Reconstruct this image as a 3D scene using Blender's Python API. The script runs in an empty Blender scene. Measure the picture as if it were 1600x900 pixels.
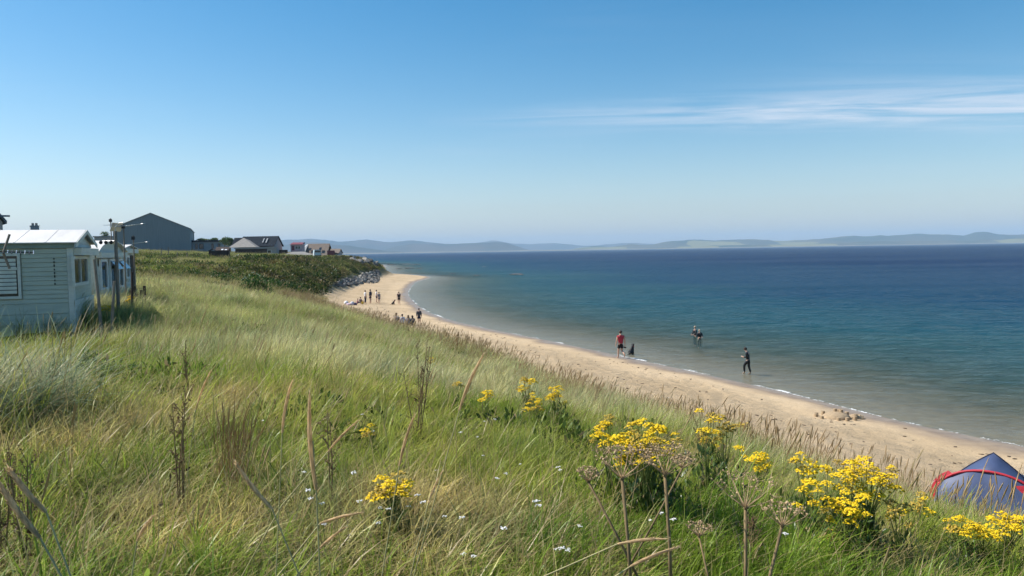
import bpy, math, random
import numpy as np
from mathutils import Vector, Matrix, Euler

random.seed(11)
RNG = np.random.default_rng(11)
SC = bpy.context.scene
COL = SC.collection
R = math.radians

# ------------------------------------------------------------------ camera
EYE = 6.8                       # metres above the sea
FOC = 1200.0                    # focal length in pixels of a 1600 wide frame
cam_d = bpy.data.cameras.new('camera')
cam_d.sensor_width = 36.0
cam_d.lens = 36.0 * FOC / 1600.0
cam_d.clip_start = 0.05
cam_d.clip_end = 60000.0
cam = bpy.data.objects.new('camera', cam_d)
COL.objects.link(cam)
PITCH, ROLL = math.atan(58.3 / FOC), 0.0162
CAMR = Matrix.Rotation(math.pi / 2 - PITCH, 3, 'X') @ Matrix.Rotation(-ROLL, 3, 'Z')
cam.rotation_euler = CAMR.to_euler()
cam.location = (0, 0, EYE)
SC.camera = cam

# ------------------------------------------------------------------ sky, sun, exposure
SUN_AZ, SUN_EL = R(-80.0), R(47.0)          # azimuth from +Y, clockwise; elevation
world = bpy.data.worlds.new('World')
SC.world = world
world.use_nodes = True
wn, wl = world.node_tree.nodes, world.node_tree.links
wn.clear()
w_out = wn.new('ShaderNodeOutputWorld')
w_bg = wn.new('ShaderNodeBackground')
w_sky = wn.new('ShaderNodeTexSky')
w_sky.sky_type = 'NISHITA'
w_sky.sun_disc = False
w_sky.sun_elevation = SUN_EL
w_sky.sun_rotation = SUN_AZ
w_sky.altitude = 0.0
w_sky.air_density = 1.0
w_sky.dust_density = 0.75
w_sky.ozone_density = 3.2
w_bg.inputs['Strength'].default_value = 0.090


def wnode(t, **kw):
    n = wn.new(t)
    for k, v in kw.items():
        setattr(n, k, v)
    return n


def wmath(op, a, b=None, c=None):
    n = wnode('ShaderNodeMath', operation=op)
    for i, v in enumerate((a, b, c)):
        if v is None:
            continue
        if isinstance(v, (int, float)):
            n.inputs[i].default_value = v
        else:
            wl.new(v, n.inputs[i])
    return n.outputs[0]


# thin cirrus, laid out on a flat sheet high above the ground (direction / height)
w_tc = wnode('ShaderNodeTexCoord')
w_sep = wnode('ShaderNodeSeparateXYZ')
wl.new(w_tc.outputs['Generated'], w_sep.inputs[0])
zc = wmath('MAXIMUM', w_sep.outputs['Z'], 0.02)
cx = wmath('DIVIDE', w_sep.outputs['X'], zc)
cy = wmath('DIVIDE', w_sep.outputs['Y'], zc)
w_comb = wnode('ShaderNodeCombineXYZ')
wl.new(cx, w_comb.inputs[0])
wl.new(cy, w_comb.inputs[1])
w_map = wnode('ShaderNodeMapping')
w_map.inputs['Rotation'].default_value = (0, 0, R(6))
w_map.inputs['Scale'].default_value = (0.32, 1.25, 1.0)
wl.new(w_comb.outputs[0], w_map.inputs[0])
w_noi = wnode('ShaderNodeTexNoise')
w_noi.inputs['Scale'].default_value = 1.6
w_noi.inputs['Detail'].default_value = 9.0
w_noi.inputs['Roughness'].default_value = 0.62
w_noi.inputs['Distortion'].default_value = 0.9
wl.new(w_map.outputs[0], w_noi.inputs['Vector'])
w_low = wnode('ShaderNodeTexNoise')
w_low.inputs['Scale'].default_value = 0.23
w_low.inputs['Detail'].default_value = 2.0
wl.new(w_comb.outputs[0], w_low.inputs['Vector'])
# the streak of cloud over the bay: a long band across the sheet
band = wmath('SUBTRACT', cy, wmath('MULTIPLY_ADD', cx, -0.05, 5.85))
band = wmath('DIVIDE', band, wmath('MULTIPLY_ADD', wmath('MINIMUM', wmath('MAXIMUM', cx, 0.0), 5.0), 0.17, 0.34))
band = wmath('MULTIPLY', band, band)
band = wmath('EXPONENT', wmath('MULTIPLY', band, -1.0))
ext = wmath('MULTIPLY', wmath('ADD', cx, 0.7), 0.36)
ext = wmath('MINIMUM', wmath('MAXIMUM', ext, 0.0), 1.0)
band = wmath('MULTIPLY', band, ext)
veil = wmath('MULTIPLY', wmath('MAXIMUM', wmath('SUBTRACT', w_low.outputs[0], 0.52), 0.0), 0.9)
dens = wmath('ADD', band, veil)
wisp = wmath('MULTIPLY', wmath('MAXIMUM', wmath('SUBTRACT', w_noi.outputs[0], 0.36), 0.0), 3.2)
cf = wmath('MINIMUM', wmath('MULTIPLY', wmath('MULTIPLY', dens, wisp), 0.95), 0.85)
# clouds belong to the upper hemisphere and thin out at the horizon
up = wmath('MINIMUM', wmath('MAXIMUM', wmath('MULTIPLY', wmath('SUBTRACT', w_sep.outputs['Z'], 0.03), 12.0), 0.0), 1.0)
cf = wmath('MULTIPLY', cf, up)
w_mix = wnode('ShaderNodeMix', data_type='RGBA')
wl.new(cf, w_mix.inputs['Factor'])
w_hsv = wnode('ShaderNodeHueSaturation')
pale_h = wmath('EXPONENT', wmath('MULTIPLY', wmath('MAXIMUM', w_sep.outputs['Z'], 0.0), -10.0))
wl.new(wmath('MULTIPLY_ADD', pale_h, -0.80, 1.42), w_hsv.inputs['Saturation'])      # the air whitens towards the horizon
wl.new(wmath('MULTIPLY_ADD', pale_h, 0.10, 0.97), w_hsv.inputs['Value'])
w_hsv.inputs['Hue'].default_value = 0.489
wl.new(w_sky.outputs[0], w_hsv.inputs['Color'])
wl.new(w_hsv.outputs[0], w_mix.inputs['A'])
w_mix.inputs['B'].default_value = (5.4, 5.9, 6.7, 1)
wl.new(w_mix.outputs['Result'], w_bg.inputs['Color'])
wl.new(w_bg.outputs[0], w_out.inputs[0])

sun_d = bpy.data.lights.new('sun', 'SUN')
sun_d.energy = 4.5
sun_d.angle = R(0.53)
sun_d.color = (1.0, 0.95, 0.87)
sun = bpy.data.objects.new('sun', sun_d)
COL.objects.link(sun)
SUNV = Vector((math.sin(SUN_AZ) * math.cos(SUN_EL), math.cos(SUN_AZ) * math.cos(SUN_EL), math.sin(SUN_EL)))
sun.rotation_euler = SUNV.to_track_quat('Z', 'Y').to_euler()
sun.location = SUNV * 60

SC.view_settings.view_transform = 'Standard'
SC.view_settings.look = 'None'
SC.view_settings.exposure = 0.68
SC.view_settings.gamma = 1.0
SC.view_settings.use_curve_mapping = False
SC.render.engine = 'CYCLES'
SC.cycles.use_denoising = True
SC.cycles.max_bounces = 5
SC.cycles.transparent_max_bounces = 12
SC.cycles.diffuse_bounces = 2
SC.cycles.use_adaptive_sampling = True
SC.cycles.adaptive_threshold = 0.02
SC.cycles.volume_bounces = 0
SC.cycles.caustics_reflective = False
SC.cycles.caustics_refractive = False
SC.cycles.sample_clamp_indirect = 6.0


# ------------------------------------------------------------------ picking points in space
def ray(px, py):
    """direction (y = 1) of the sight line through a point of the 1600 x 900 frame"""
    d = CAMR @ Vector(((px - 800.0) / FOC, -(py - 450.0) / FOC, -1.0))
    return d / d.y


def PX(px, py, Y):
    d = ray(px, py)
    return Vector((d.x * Y, d.y * Y, EYE + d.z * Y))


def hor(px):
    return 391.7 - 0.0162 * (px - 800.0)


# ------------------------------------------------------------------ noise
def _hash(i, j, seed):
    n = (i.astype(np.int64) * 374761393 + j.astype(np.int64) * 668265263 + seed * 974634777) & 0xffffffff
    n = ((n ^ (n >> 13)) * 1274126177) & 0xffffffff
    return ((n ^ (n >> 16)) & 0xffffffff) / 4294967295.0


def vnoise(x, y, seed=0):
    xi, yi = np.floor(x), np.floor(y)
    fx, fy = x - xi, y - yi
    fx = fx * fx * (3 - 2 * fx)
    fy = fy * fy * (3 - 2 * fy)
    a, b = _hash(xi, yi, seed), _hash(xi + 1, yi, seed)
    c, d = _hash(xi, yi + 1, seed), _hash(xi + 1, yi + 1, seed)
    return (a + (b - a) * fx) * (1 - fy) + (c + (d - c) * fx) * fy


def fbm(x, y, seed=0, oct=4):
    s, a, t = 0.0, 0.5, 0.0
    for k in range(oct):
        s = s + a * vnoise(x * 2 ** k + 17.3 * k, y * 2 ** k - 9.1 * k, seed + k)
        t += a
        a *= 0.5
    return s / t


def sstep(x, a, b):
    t = np.clip((x - a) / (b - a), 0, 1)
    return t * t * (3 - 2 * t)


# ------------------------------------------------------------------ shoreline and terrain height
def _water(px, py):
    d = ray(px, py)
    t = EYE / -d.z
    return (d.x * t, t)


_ctrl = [(1500, -2600), (380, -700), (95, -140), (46, -34), (28, 4)]
_ctrl += [_water(*p) for p in ((1600, 698), (1400, 657), (1200, 607), (1000, 563), (850, 531), (760, 513), (700, 499),
                               (662, 484), (641, 466), (638, 455), (650, 441), (672, 433), (640, 429), (606, 427),
                               (603, 421), (592, 413))]
_ctrl += [(-150, 640), (-330, 1150), (-800, 2500), (-1700, 5200), (-3500, 12000)]


def _smooth(pts, k=5):
    out = []
    P = [np.array(p, float) for p in pts]
    for i in range(len(P) - 1):
        p0, p1, p2, p3 = P[max(i - 1, 0)], P[i], P[i + 1], P[min(i + 2, len(P) - 1)]
        l = np.linalg.norm(p2 - p1)
        m1 = (p2 - p0) / (np.linalg.norm(p2 - p0) + 1e-9) * l
        m2 = (p3 - p1) / (np.linalg.norm(p3 - p1) + 1e-9) * l
        for j in range(k):
            t = j / k
            h = (2 * t ** 3 - 3 * t ** 2 + 1, t ** 3 - 2 * t ** 2 + t, -2 * t ** 3 + 3 * t ** 2, t ** 3 - t ** 2)
            out.append(h[0] * p1 + h[1] * m1 + h[2] * p2 + h[3] * m2)
    out.append(P[-1])
    return np.array(out)


SHORE = _smooth(_ctrl)


def inland(x, y):
    """signed distance to the waterline, positive on land"""
    x = np.atleast_1d(np.asarray(x, float))
    y = np.atleast_1d(np.asarray(y, float))
    best = np.full(x.shape, 1e18)
    sgn = np.ones(x.shape)
    for a, b in zip(SHORE[:-1], SHORE[1:]):
        e = b - a
        L = e @ e
        t = np.clip(((x - a[0]) * e[0] + (y - a[1]) * e[1]) / L, 0, 1)
        dx, dy = x - a[0] - t * e[0], y - a[1] - t * e[1]
        d = dx * dx + dy * dy
        s = e[0] * (y - a[1]) - e[1] * (x - a[0])
        m = d < best
        best = np.where(m, d, best)
        sgn = np.where(m, np.where(s > 0, 1.0, -1.0), sgn)
    return np.sqrt(best) * sgn


_PU = [-4000, -200, -60, -20, -10, -3, 0, 4, 9, 12]
_PZ = [-30, -9, -3.6, -1.35, -0.72, -0.2, 0, 0.30, 0.80, 1.35]
_GU = [12, 14, 17, 20, 23, 27, 40, 200]
_GV = [0.0, 0.13, 0.39, 0.66, 0.85, 1.0, 1.0, 1.0]
_SU = [9.5, 11, 13, 16, 19, 22, 200]
_SV = [0.0, 0.18, 0.48, 0.80, 0.94, 1.0, 1.0]


def height(x, y, u=None, fine=True):
    x = np.atleast_1d(np.asarray(x, float))
    y = np.atleast_1d(np.asarray(y, float))
    if u is None:
        u = inland(x, y)
    far = sstep(y, 62, 125)
    B = 5.2 - 0.35 * np.exp(-((y - 58) / 14) ** 2) + far * (0.25 + np.clip((u - 20) * 0.050, 0, 3.0))
    beach = np.interp(u, _PU, _PZ)
    z1 = np.where(u < 12, beach, 1.35 + (B - 1.35) * np.interp(u, _GU, _GV))
    z2 = np.where(u < 9.5, beach, 0.86 + (B - 0.86) * np.interp(u, _SU, _SV))
    w = sstep(y, 92, 118)
    z = z1 * (1 - w) + z2 * w
    veg = sstep(u, 11, 15)
    amp = 0.5 + 0.5 * sstep(np.hypot(x, y), 3, 12)
    z = z + veg * amp * ((fbm(x / 6.5, y / 6.5, 3) - 0.5) * 0.75 + (fbm(x / 1.3, y / 1.3, 5, 3) - 0.5) * 0.30)
    z = z - 0.28 * np.exp(-(((x + 10.2) / 2.6) ** 2 + ((y - 16.0) / 2.6) ** 2))
    z = z + sstep(u, 0.0, 4.0) * (1 - veg) * ((fbm(x / 3.0, y / 3.0, 8, 3) - 0.5) * 0.16)
    if fine:
        z = z + sstep(u, 1.5, 6.0) * (1 - veg) * (fbm(x / 0.45, y / 0.45, 9, 2) - 0.5) * 0.06
    return z


_cx, _cy = np.zeros(1), np.zeros(1)


def H(x, y):
    return float(height(x, y)[0])


def ground_hit(px, py, lift=0.0, far=900.0, near=1.2):
    """where the sight line through a frame point comes down to the ground (plus lift)"""
    d = ray(px, py)
    t = np.concatenate([np.arange(1.2, 40, 0.04), np.arange(40, far, 0.4)])
    t = t[t >= near]
    f = EYE + d.z * t - lift - height(d.x * t, t)
    k = np.argmax(f < 0)
    if f[k] >= 0:
        k = len(t) - 1
    T = t[k]
    return Vector((d.x * T, T, H(d.x * T, T)))


# ------------------------------------------------------------------ objects, tags
def tag(o, label=None, cat=None, group=None, kind=None):
    if label:
        o['label'] = label
    if cat:
        o['category'] = cat
    if group:
        o['group'] = group
    if kind:
        o['kind'] = kind
    return o


def empty(name, loc=(0, 0, 0), rz=0.0, label=None, cat=None, group=None):
    o = bpy.data.objects.new(name, None)
    o.empty_display_size = 0.2
    o.location = loc
    o.rotation_euler = (0, 0, rz)
    COL.objects.link(o)
    return tag(o, label, cat, group)


def link_mesh(name, me, mat=None, parent=None):
    o = bpy.data.objects.new(name, me)
    COL.objects.link(o)
    if mat is not None and not me.materials:
        me.materials.append(mat)
    if parent is not None:
        o.parent = parent
    return o


def np_mesh(name, V, Fq=None, Ft=None, smooth=True):
    """mesh from numpy arrays of quads and / or triangles"""
    me = bpy.data.meshes.new(name)
    nq = 0 if Fq is None else len(Fq)
    nt = 0 if Ft is None else len(Ft)
    idx = []
    if nq:
        idx.append(np.asarray(Fq, np.int32).ravel())
    if nt:
        idx.append(np.asarray(Ft, np.int32).ravel())
    idx = np.concatenate(idx)
    st = np.concatenate([np.arange(nq) * 4, nq * 4 + np.arange(nt) * 3]).astype(np.int32)
    me.vertices.add(len(V))
    me.vertices.foreach_set('co', np.asarray(V, np.float32).ravel())
    me.loops.add(len(idx))
    me.loops.foreach_set('vertex_index', idx)
    me.polygons.add(nq + nt)
    me.polygons.foreach_set('loop_start', st)
    me.polygons.foreach_set('use_smooth', np.full(nq + nt, smooth))
    me.update(calc_edges=True)
    return me


def attr(me, name, typ, data, dom='POINT'):
    a = me.attributes.new(name, typ, dom)
    key = {'FLOAT': 'value', 'INT': 'value', 'FLOAT_VECTOR': 'vector', 'FLOAT_COLOR': 'color'}[typ]
    a.data.foreach_set(key, np.asarray(data, np.int32 if typ == 'INT' else np.float32).ravel())


class MB:
    """collects simple shapes into one mesh"""

    def __init__(self):
        self.v, self.f = [], []

    def poly(self, pts):
        n = len(self.v)
        self.v += [tuple(p) for p in pts]
        self.f.append(tuple(range(n, n + len(pts))))
        return self

    def box(self, x0, x1, y0, y1, z0, z1, M=None):
        n = len(self.v)
        P = [Vector((x, y, z)) for z in (z0, z1) for y in (y0, y1) for x in (x0, x1)]
        if M is not None:
            P = [M @ p for p in P]
        self.v += [tuple(p) for p in P]
        self.f += [tuple(n + i for i in q) for q in
                   ((0, 2, 3, 1), (4, 5, 7, 6), (0, 1, 5, 4), (2, 6, 7, 3), (0, 4, 6, 2), (1, 3, 7, 5))]
        return self

    def prism(self, pts, d):
        """closed polygon pts pushed along vector d"""
        n, k = len(self.v), len(pts)
        d = Vector(d)
        self.v += [tuple(p) for p in pts] + [tuple(Vector(p) + d) for p in pts]
        self.f.append(tuple(range(n + k - 1, n - 1, -1)))
        self.f.append(tuple(range(n + k, n + 2 * k)))
        for i in range(k):
            j = (i + 1) % k
            self.f.append((n + i, n + j, n + k + j, n + k + i))
        return self

    def tube(self, pts, rad, n=6, cap=True, flat=1.0):
        pts = [Vector(p) for p in pts]
        if isinstance(rad, (int, float)):
            rad = [rad] * len(pts)
        base = len(self.v)
        ref = Vector((0.31, 0.22, 0.93))
        for i, p in enumerate(pts):
            t = (pts[min(i + 1, len(pts) - 1)] - pts[max(i - 1, 0)]).normalized()
            a = t.cross(ref)
            if a.length < 0.05:
                a = t.cross(Vector((1, 0, 0)))
            a.normalize()
            b = t.cross(a)
            for k in range(n):
                w = 2 * math.pi * k / n
                self.v.append(tuple(p + (a * math.cos(w) + b * (math.sin(w) * flat)) * rad[i]))
        for i in range(len(pts) - 1):
            for k in range(n):
                k2 = (k + 1) % n
                q = base + i * n
                self.f.append((q + k, q + k2, q + n + k2, q + n + k))
        if cap:
            self.f.append(tuple(range(base + n - 1, base - 1, -1)))
            q = base + (len(pts) - 1) * n
            self.f.append(tuple(range(q, q + n)))
        return self

    def ball(self, c, r, seg=8, rings=5, M=None, jit=0.0):
        c = Vector(c)
        if isinstance(r, (int, float)):
            r = (r, r, r)
        n = len(self.v)

        def put(x, y, z):
            j = 1 + random.uniform(-jit, jit)
            p = Vector((x * r[0] * j, y * r[1] * j, z * r[2] * j))
            if M is not None:
                p = M @ p
            self.v.append(tuple(c + p))
        put(0, 0, -1)
        for i in range(1, rings):
            a = -math.pi / 2 + math.pi * i / rings
            for k in range(seg):
                w = 2 * math.pi * k / seg
                put(math.cos(a) * math.cos(w), math.cos(a) * math.sin(w), math.sin(a))
        put(0, 0, 1)
        top = len(self.v) - 1
        for k in range(seg):
            self.f.append((n, n + 1 + (k + 1) % seg, n + 1 + k))
            q = n + 1 + (rings - 2) * seg
            self.f.append((top, q + k, q + (k + 1) % seg))
        for i in range(rings - 2):
            q = n + 1 + i * seg
            for k in range(seg):
                k2 = (k + 1) % seg
                self.f.append((q + k, q + k2, q + seg + k2, q + seg + k))
        return self

    def mesh(self, name, smooth=False):
        me = bpy.data.meshes.new(name)
        me.from_pydata(self.v, [], self.f)
        if smooth:
            me.polygons.foreach_set('use_smooth', [True] * len(self.f))
        me.update()
        return me

    def build(self, name, mat, parent=None, smooth=False):
        return link_mesh(name, self.mesh(name, smooth), mat, parent)


def copy_tree(o, parent=None):
    c = o.copy()
    COL.objects.link(c)
    c.parent = parent
    for ch in list(o.children):
        copy_tree(ch, c)
    return c


# ------------------------------------------------------------------ materials
def new_mat(name):
    m = bpy.data.materials.new(name)
    m.use_nodes = True
    m.node_tree.nodes.clear()
    return m, m.node_tree.nodes, m.node_tree.links


def mat(name, col, rough=0.75, var=0.18, scale=6.0, bump=0.0, metal=0.0, spec=0.3, detail=5.0, stretch=(1, 1, 1), col2=None):
    """painted / natural surface: base colour with uneven tone, optional fine relief"""
    m, N, L = new_mat(name)
    out = N.new('ShaderNodeOutputMaterial')
    p = N.new('ShaderNodeBsdfPrincipled')
    tc = N.new('ShaderNodeTexCoord')
    mp = N.new('ShaderNodeMapping')
    mp.inputs['Scale'].default_value = stretch
    no = N.new('ShaderNodeTexNoise')
    no.inputs['Scale'].default_value = scale
    no.inputs['Detail'].default_value = detail
    no.inputs['Roughness'].default_value = 0.65
    rp = N.new('ShaderNodeValToRGB')
    rp.color_ramp.elements[0].position = 0.32
    rp.color_ramp.elements[1].position = 0.70
    a = [c * (1 - var) for c in col]
    b = [min(1, c * (1 + var)) for c in (col2 or col)]
    rp.color_ramp.elements[0].color = (*a, 1)
    rp.color_ramp.elements[1].color = (*b, 1)
    L.new(tc.outputs['Object'], mp.inputs[0])
    L.new(mp.outputs[0], no.inputs['Vector'])
    L.new(no.outputs[0], rp.inputs[0])
    L.new(rp.outputs[0], p.inputs['Base Color'])
    p.inputs['Roughness'].default_value = rough
    p.inputs['Metallic'].default_value = metal
    p.inputs['Specular IOR Level'].default_value = spec
    if bump:
        bp = N.new('ShaderNodeBump')
        bp.inputs['Strength'].default_value = bump
        bp.inputs['Distance'].default_value = 0.02
        L.new(no.outputs[0], bp.inputs['Height'])
        L.new(bp.outputs[0], p.inputs['Normal'])
    L.new(p.outputs[0], out.inputs[0])
    return m


def leaf_mat(name, col=(0.1, 0.16, 0.04), trans=0.35, gloss=0.06, tint=False, dry=(0.40, 0.31, 0.15), hue=0.18):
    """plant tissue: diffuse + light passing through the blade; 'bv' varies it leaf by leaf, 'tint' tuft by tuft"""
    m, N, L = new_mat(name)
    out = N.new('ShaderNodeOutputMaterial')
    at = N.new('ShaderNodeAttribute')
    at.attribute_name = 'bv'
    if tint:
        ti = N.new('ShaderNodeAttribute')
        ti.attribute_type = 'INSTANCER'
        ti.attribute_name = 'tint'
        base = ti.outputs['Color']
    else:
        rgb = N.new('ShaderNodeRGB')
        rgb.outputs[0].default_value = (*col, 1)
        base = rgb.outputs[0]
    # bv in 0..1 : brightness; above 0.82 the blade has dried out
    br = N.new('ShaderNodeMapRange')
    br.inputs['To Min'].default_value = 1 - hue * 2.2
    br.inputs['To Max'].default_value = 1 + hue * 2.6
    L.new(at.outputs['Fac'], br.inputs['Value'])
    mul = N.new('ShaderNodeMix')
    mul.data_type = 'RGBA'
    mul.blend_type = 'MULTIPLY'
    mul.inputs['Factor'].default_value = 1.0
    L.new(base, mul.inputs['A'])
    L.new(br.outputs[0], mul.inputs['B'])
    if tint:
        ge = N.new('ShaderNodeNewGeometry')
        nz = N.new('ShaderNodeTexNoise')
        nz.inputs['Scale'].default_value = 1.1
        nz.inputs['Detail'].default_value = 4
        nz.inputs['Roughness'].default_value = 0.6
        L.new(ge.outputs['Position'], nz.inputs['Vector'])
        tr_ = N.new('ShaderNodeValToRGB')
        tr_.color_ramp.elements[0].position, tr_.color_ramp.elements[0].color = 0.34, (0.62, 0.78, 0.66, 1)
        tr_.color_ramp.elements[1].position, tr_.color_ramp.elements[1].color = 0.66, (1.48, 1.32, 1.12, 1)
        L.new(nz.outputs[0], tr_.inputs[0])
        mul2 = N.new('ShaderNodeMix')
        mul2.data_type = 'RGBA'
        mul2.blend_type = 'MULTIPLY'
        mul2.inputs['Factor'].default_value = 1.0
        L.new(mul.outputs['Result'], mul2.inputs['A'])
        L.new(tr_.outputs[0], mul2.inputs['B'])
        mul = mul2
    dr = N.new('ShaderNodeMath')
    dr.operation = 'GREATER_THAN'
    dr.inputs[1].default_value = 0.82
    L.new(at.outputs['Fac'], dr.inputs[0])
    mx = N.new('ShaderNodeMix')
    mx.data_type = 'RGBA'
    L.new(dr.outputs[0], mx.inputs['Factor'])
    L.new(mul.outputs['Result'], mx.inputs['A'])
    mx.inputs['B'].default_value = (*dry, 1)
    df = N.new('ShaderNodeBsdfDiffuse')
    tr = N.new('ShaderNodeBsdfTranslucent')
    gl = N.new('ShaderNodeBsdfGlossy')
    gl.inputs['Roughness'].default_value = 0.38
    L.new(mx.outputs['Result'], df.inputs[0])
    L.new(mx.outputs['Result'], tr.inputs[0])
    m1 = N.new('ShaderNodeMixShader')
    m1.inputs[0].default_value = trans
    L.new(df.outputs[0], m1.inputs[1])
    L.new(tr.outputs[0], m1.inputs[2])
    m2 = N.new('ShaderNodeMixShader')
    m2.inputs[0].default_value = gloss
    L.new(m1.outputs[0], m2.inputs[1])
    L.new(gl.outputs[0], m2.inputs[2])
    L.new(m2.outputs[0], out.inputs[0])
    return m
# ================================================================== THE SETTING
# ------------------------------------------------------------------ ground sheet (polar grid, finer in front)
def polar(angs, rads):
    A, Rr = np.meshgrid(angs, rads, indexing='ij')
    x, y = np.sin(A) * Rr, np.cos(A) * Rr
    na, nr = A.shape
    I = np.arange(na * nr).reshape(na, nr)
    wrap = abs((angs[-1] - angs[0]) - 2 * math.pi) < 1e-6
    q = np.stack([I[:-1, :-1], I[1:, :-1], I[1:, 1:], I[:-1, 1:]], -1).reshape(-1, 4)
    return x.ravel(), y.ravel(), q


_front = np.arange(-44, 44.01, 0.22)
_back = np.arange(44, 316.01, 3.4)
ANG = np.radians(np.concatenate([_front, _back[1:]]))
ANG[-1] = ANG[0] + 2 * math.pi
RAD = np.concatenate([[0.02], 0.5 * 1.0265 ** np.arange(0, 388)])
gx, gy, gq = polar(ANG, RAD)
gu = inland(gx, gy)
gz = height(gx, gy, gu)
gz = np.where(np.hypot(gx, gy) > 700, np.where(gu > 0, 9.0, gz), gz)


def sub_sheet(name, mask_q, m, x, y, z, q, extra):
    f = q[mask_q]
    used = np.unique(f)
    re = np.full(len(x), -1, np.int64)
    re[used] = np.arange(len(used))
    me = np_mesh(name, np.stack([x[used], y[used], z[used]], 1), Fq=re[f])
    for k, d in extra.items():
        attr(me, k, 'FLOAT', d[used])
    return tag(link_mesh(name, me, m), kind='structure')


def ground_material():
    m, N, L = new_mat('sand_and_turf')
    out = N.new('ShaderNodeOutputMaterial')
    p = N.new('ShaderNodeBsdfPrincipled')
    geo = N.new('ShaderNodeNewGeometry')
    au = N.new('ShaderNodeAttribute')
    au.attribute_name = 'u'
    sep = N.new('ShaderNodeSeparateXYZ')
    L.new(geo.outputs['Position'], sep.inputs[0])

    def noise(scale, detail=5, rough=0.6):
        n = N.new('ShaderNodeTexNoise')
        n.inputs['Scale'].default_value = scale
        n.inputs['Detail'].default_value = detail
        n.inputs['Roughness'].default_value = rough
        L.new(geo.outputs['Position'], n.inputs['Vector'])
        return n.outputs[0]

    def mix(f, a, b):
        n = N.new('ShaderNodeMix')
        n.data_type = 'RGBA'
        for s, v in (('Factor', f), ('A', a), ('B', b)):
            if isinstance(v, tuple):
                n.inputs[s].default_value = (*v, 1)
            elif isinstance(v, (int, float)):
                n.inputs[s].default_value = v
            else:
                L.new(v, n.inputs[s])
        return n.outputs['Result']

    def rng(v, a, b, c=0.0, d=1.0):
        n = N.new('ShaderNodeMapRange')
        n.interpolation_type = 'SMOOTHSTEP'
        L.new(v, n.inputs['Value'])
        for s, k in (('From Min', a), ('From Max', b), ('To Min', c), ('To Max', d)):
            n.inputs[s].default_value = k
        return n.outputs[0]

    def mth(op, a, b):
        n = N.new('ShaderNodeMath')
        n.operation = op
        for i, v in enumerate((a, b)):
            if isinstance(v, (int, float)):
                n.inputs[i].default_value = v
            else:
                L.new(v, n.inputs[i])
        return n.outputs[0]
    n_big, n_mid, n_fine = noise(0.22), noise(1.9), noise(14.0, 6, 0.7)
    sand = mix(rng(n_big, 0.35, 0.68), (0.50, 0.365, 0.215), (0.60, 0.45, 0.28))
    sand = mix(rng(n_fine, 0.42, 0.75), sand, (0.35, 0.25, 0.15))
    # strands of weed and shell thrown up by the tide
    mp = N.new('ShaderNodeMapping')
    mp.inputs['Rotation'].default_value = (0, 0, R(25))
    mp.inputs['Scale'].default_value = (1.0, 0.45, 1.0)
    L.new(geo.outputs['Position'], mp.inputs[0])
    wn_ = N.new('ShaderNodeTexNoise')
    wn_.inputs['Scale'].default_value = 4.2
    wn_.inputs['Detail'].default_value = 7
    wn_.inputs['Roughness'].default_value = 0.75
    L.new(mp.outputs[0], wn_.inputs['Vector'])
    wrack = mth('MULTIPLY', rng(wn_.outputs[0], 0.63, 0.69), rng(n_mid, 0.46, 0.62))
    sand = mix(mth('MULTIPLY', wrack, 0.75), sand, (0.13, 0.085, 0.05))
    # wet strip near the water
    wetlev = mth('ADD', sep.outputs['Z'], mth('MULTIPLY', mth('SUBTRACT', n_big, 0.5), 0.22))
    wet = rng(wetlev, 0.05, 0.16, 1.0, 0.0)
    wets = mix(rng(n_mid, 0.3, 0.7), (0.225, 0.165, 0.115), (0.30, 0.225, 0.155))
    sand = mix(wet, sand, wets)
    # seabed: ribs of sand and patches of weed further out
    bed = mix(rng(n_big, 0.45, 0.6), (0.42, 0.34, 0.22), (0.24, 0.205, 0.115))
    sand = mix(rng(sep.outputs['Z'], -1.2, -0.15, 1.0, 0.0), sand, bed)
    # turf and thatch under the grass
    turf = mix(rng(n_mid, 0.35, 0.65), (0.075, 0.085, 0.028), (0.17, 0.135, 0.065))
    turf = mix(rng(n_fine, 0.45, 0.7), turf, (0.055, 0.05, 0.022))
    edge = mth('ADD', au.outputs['Fac'], mth('MULTIPLY', mth('SUBTRACT', n_mid, 0.5), 5.0))
    veg = rng(edge, 11.6, 13.4)
    col = mix(veg, sand, turf)
    L.new(col, p.inputs['Base Color'])
    L.new(rng(wetlev, 0.02, 0.12, 0.38, 0.9), p.inputs['Roughness'])
    p.inputs['Specular IOR Level'].default_value = 0.25
    # trodden sand: footprints and scuffs as fine relief
    vo = N.new('ShaderNodeTexVoronoi')
    vo.inputs['Scale'].default_value = 2.1
    vo.feature = 'SMOOTH_F1'
    L.new(geo.outputs['Position'], vo.inputs['Vector'])
    hgt = mth('ADD', mth('MULTIPLY', vo.outputs['Distance'], 0.8), mth('MULTIPLY', n_fine, 0.5))
    hgt = mth('MULTIPLY', hgt, rng(wetlev, 0.1, 0.4, 0.06, 1.0))
    bp = N.new('ShaderNodeBump')
    bp.inputs['Strength'].default_value = 1.0
    bp.inputs['Distance'].default_value = 0.24
    L.new(hgt, bp.inputs['Height'])
    L.new(bp.outputs[0], p.inputs['Normal'])
    L.new(p.outputs[0], out.inputs[0])
    return m


MG = ground_material()
uq = gu[gq].mean(1)
gv = gu + 2.0 * sstep(gy, 92, 118)
rq = np.hypot(gx, gy)[gq].mean(1)
sub_sheet('dune_ground', (gv[gq].mean(1) > 12.2), MG, gx, gy, gz, gq, {'u': gv})
sub_sheet('sand_beach', (gv[gq].mean(1) <= 12.2) & (uq > -6), MG, gx, gy, gz, gq, {'u': gv})
sub_sheet('seabed', (uq <= -6), MG, gx, gy, gz, gq, {'u': gv})

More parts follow.
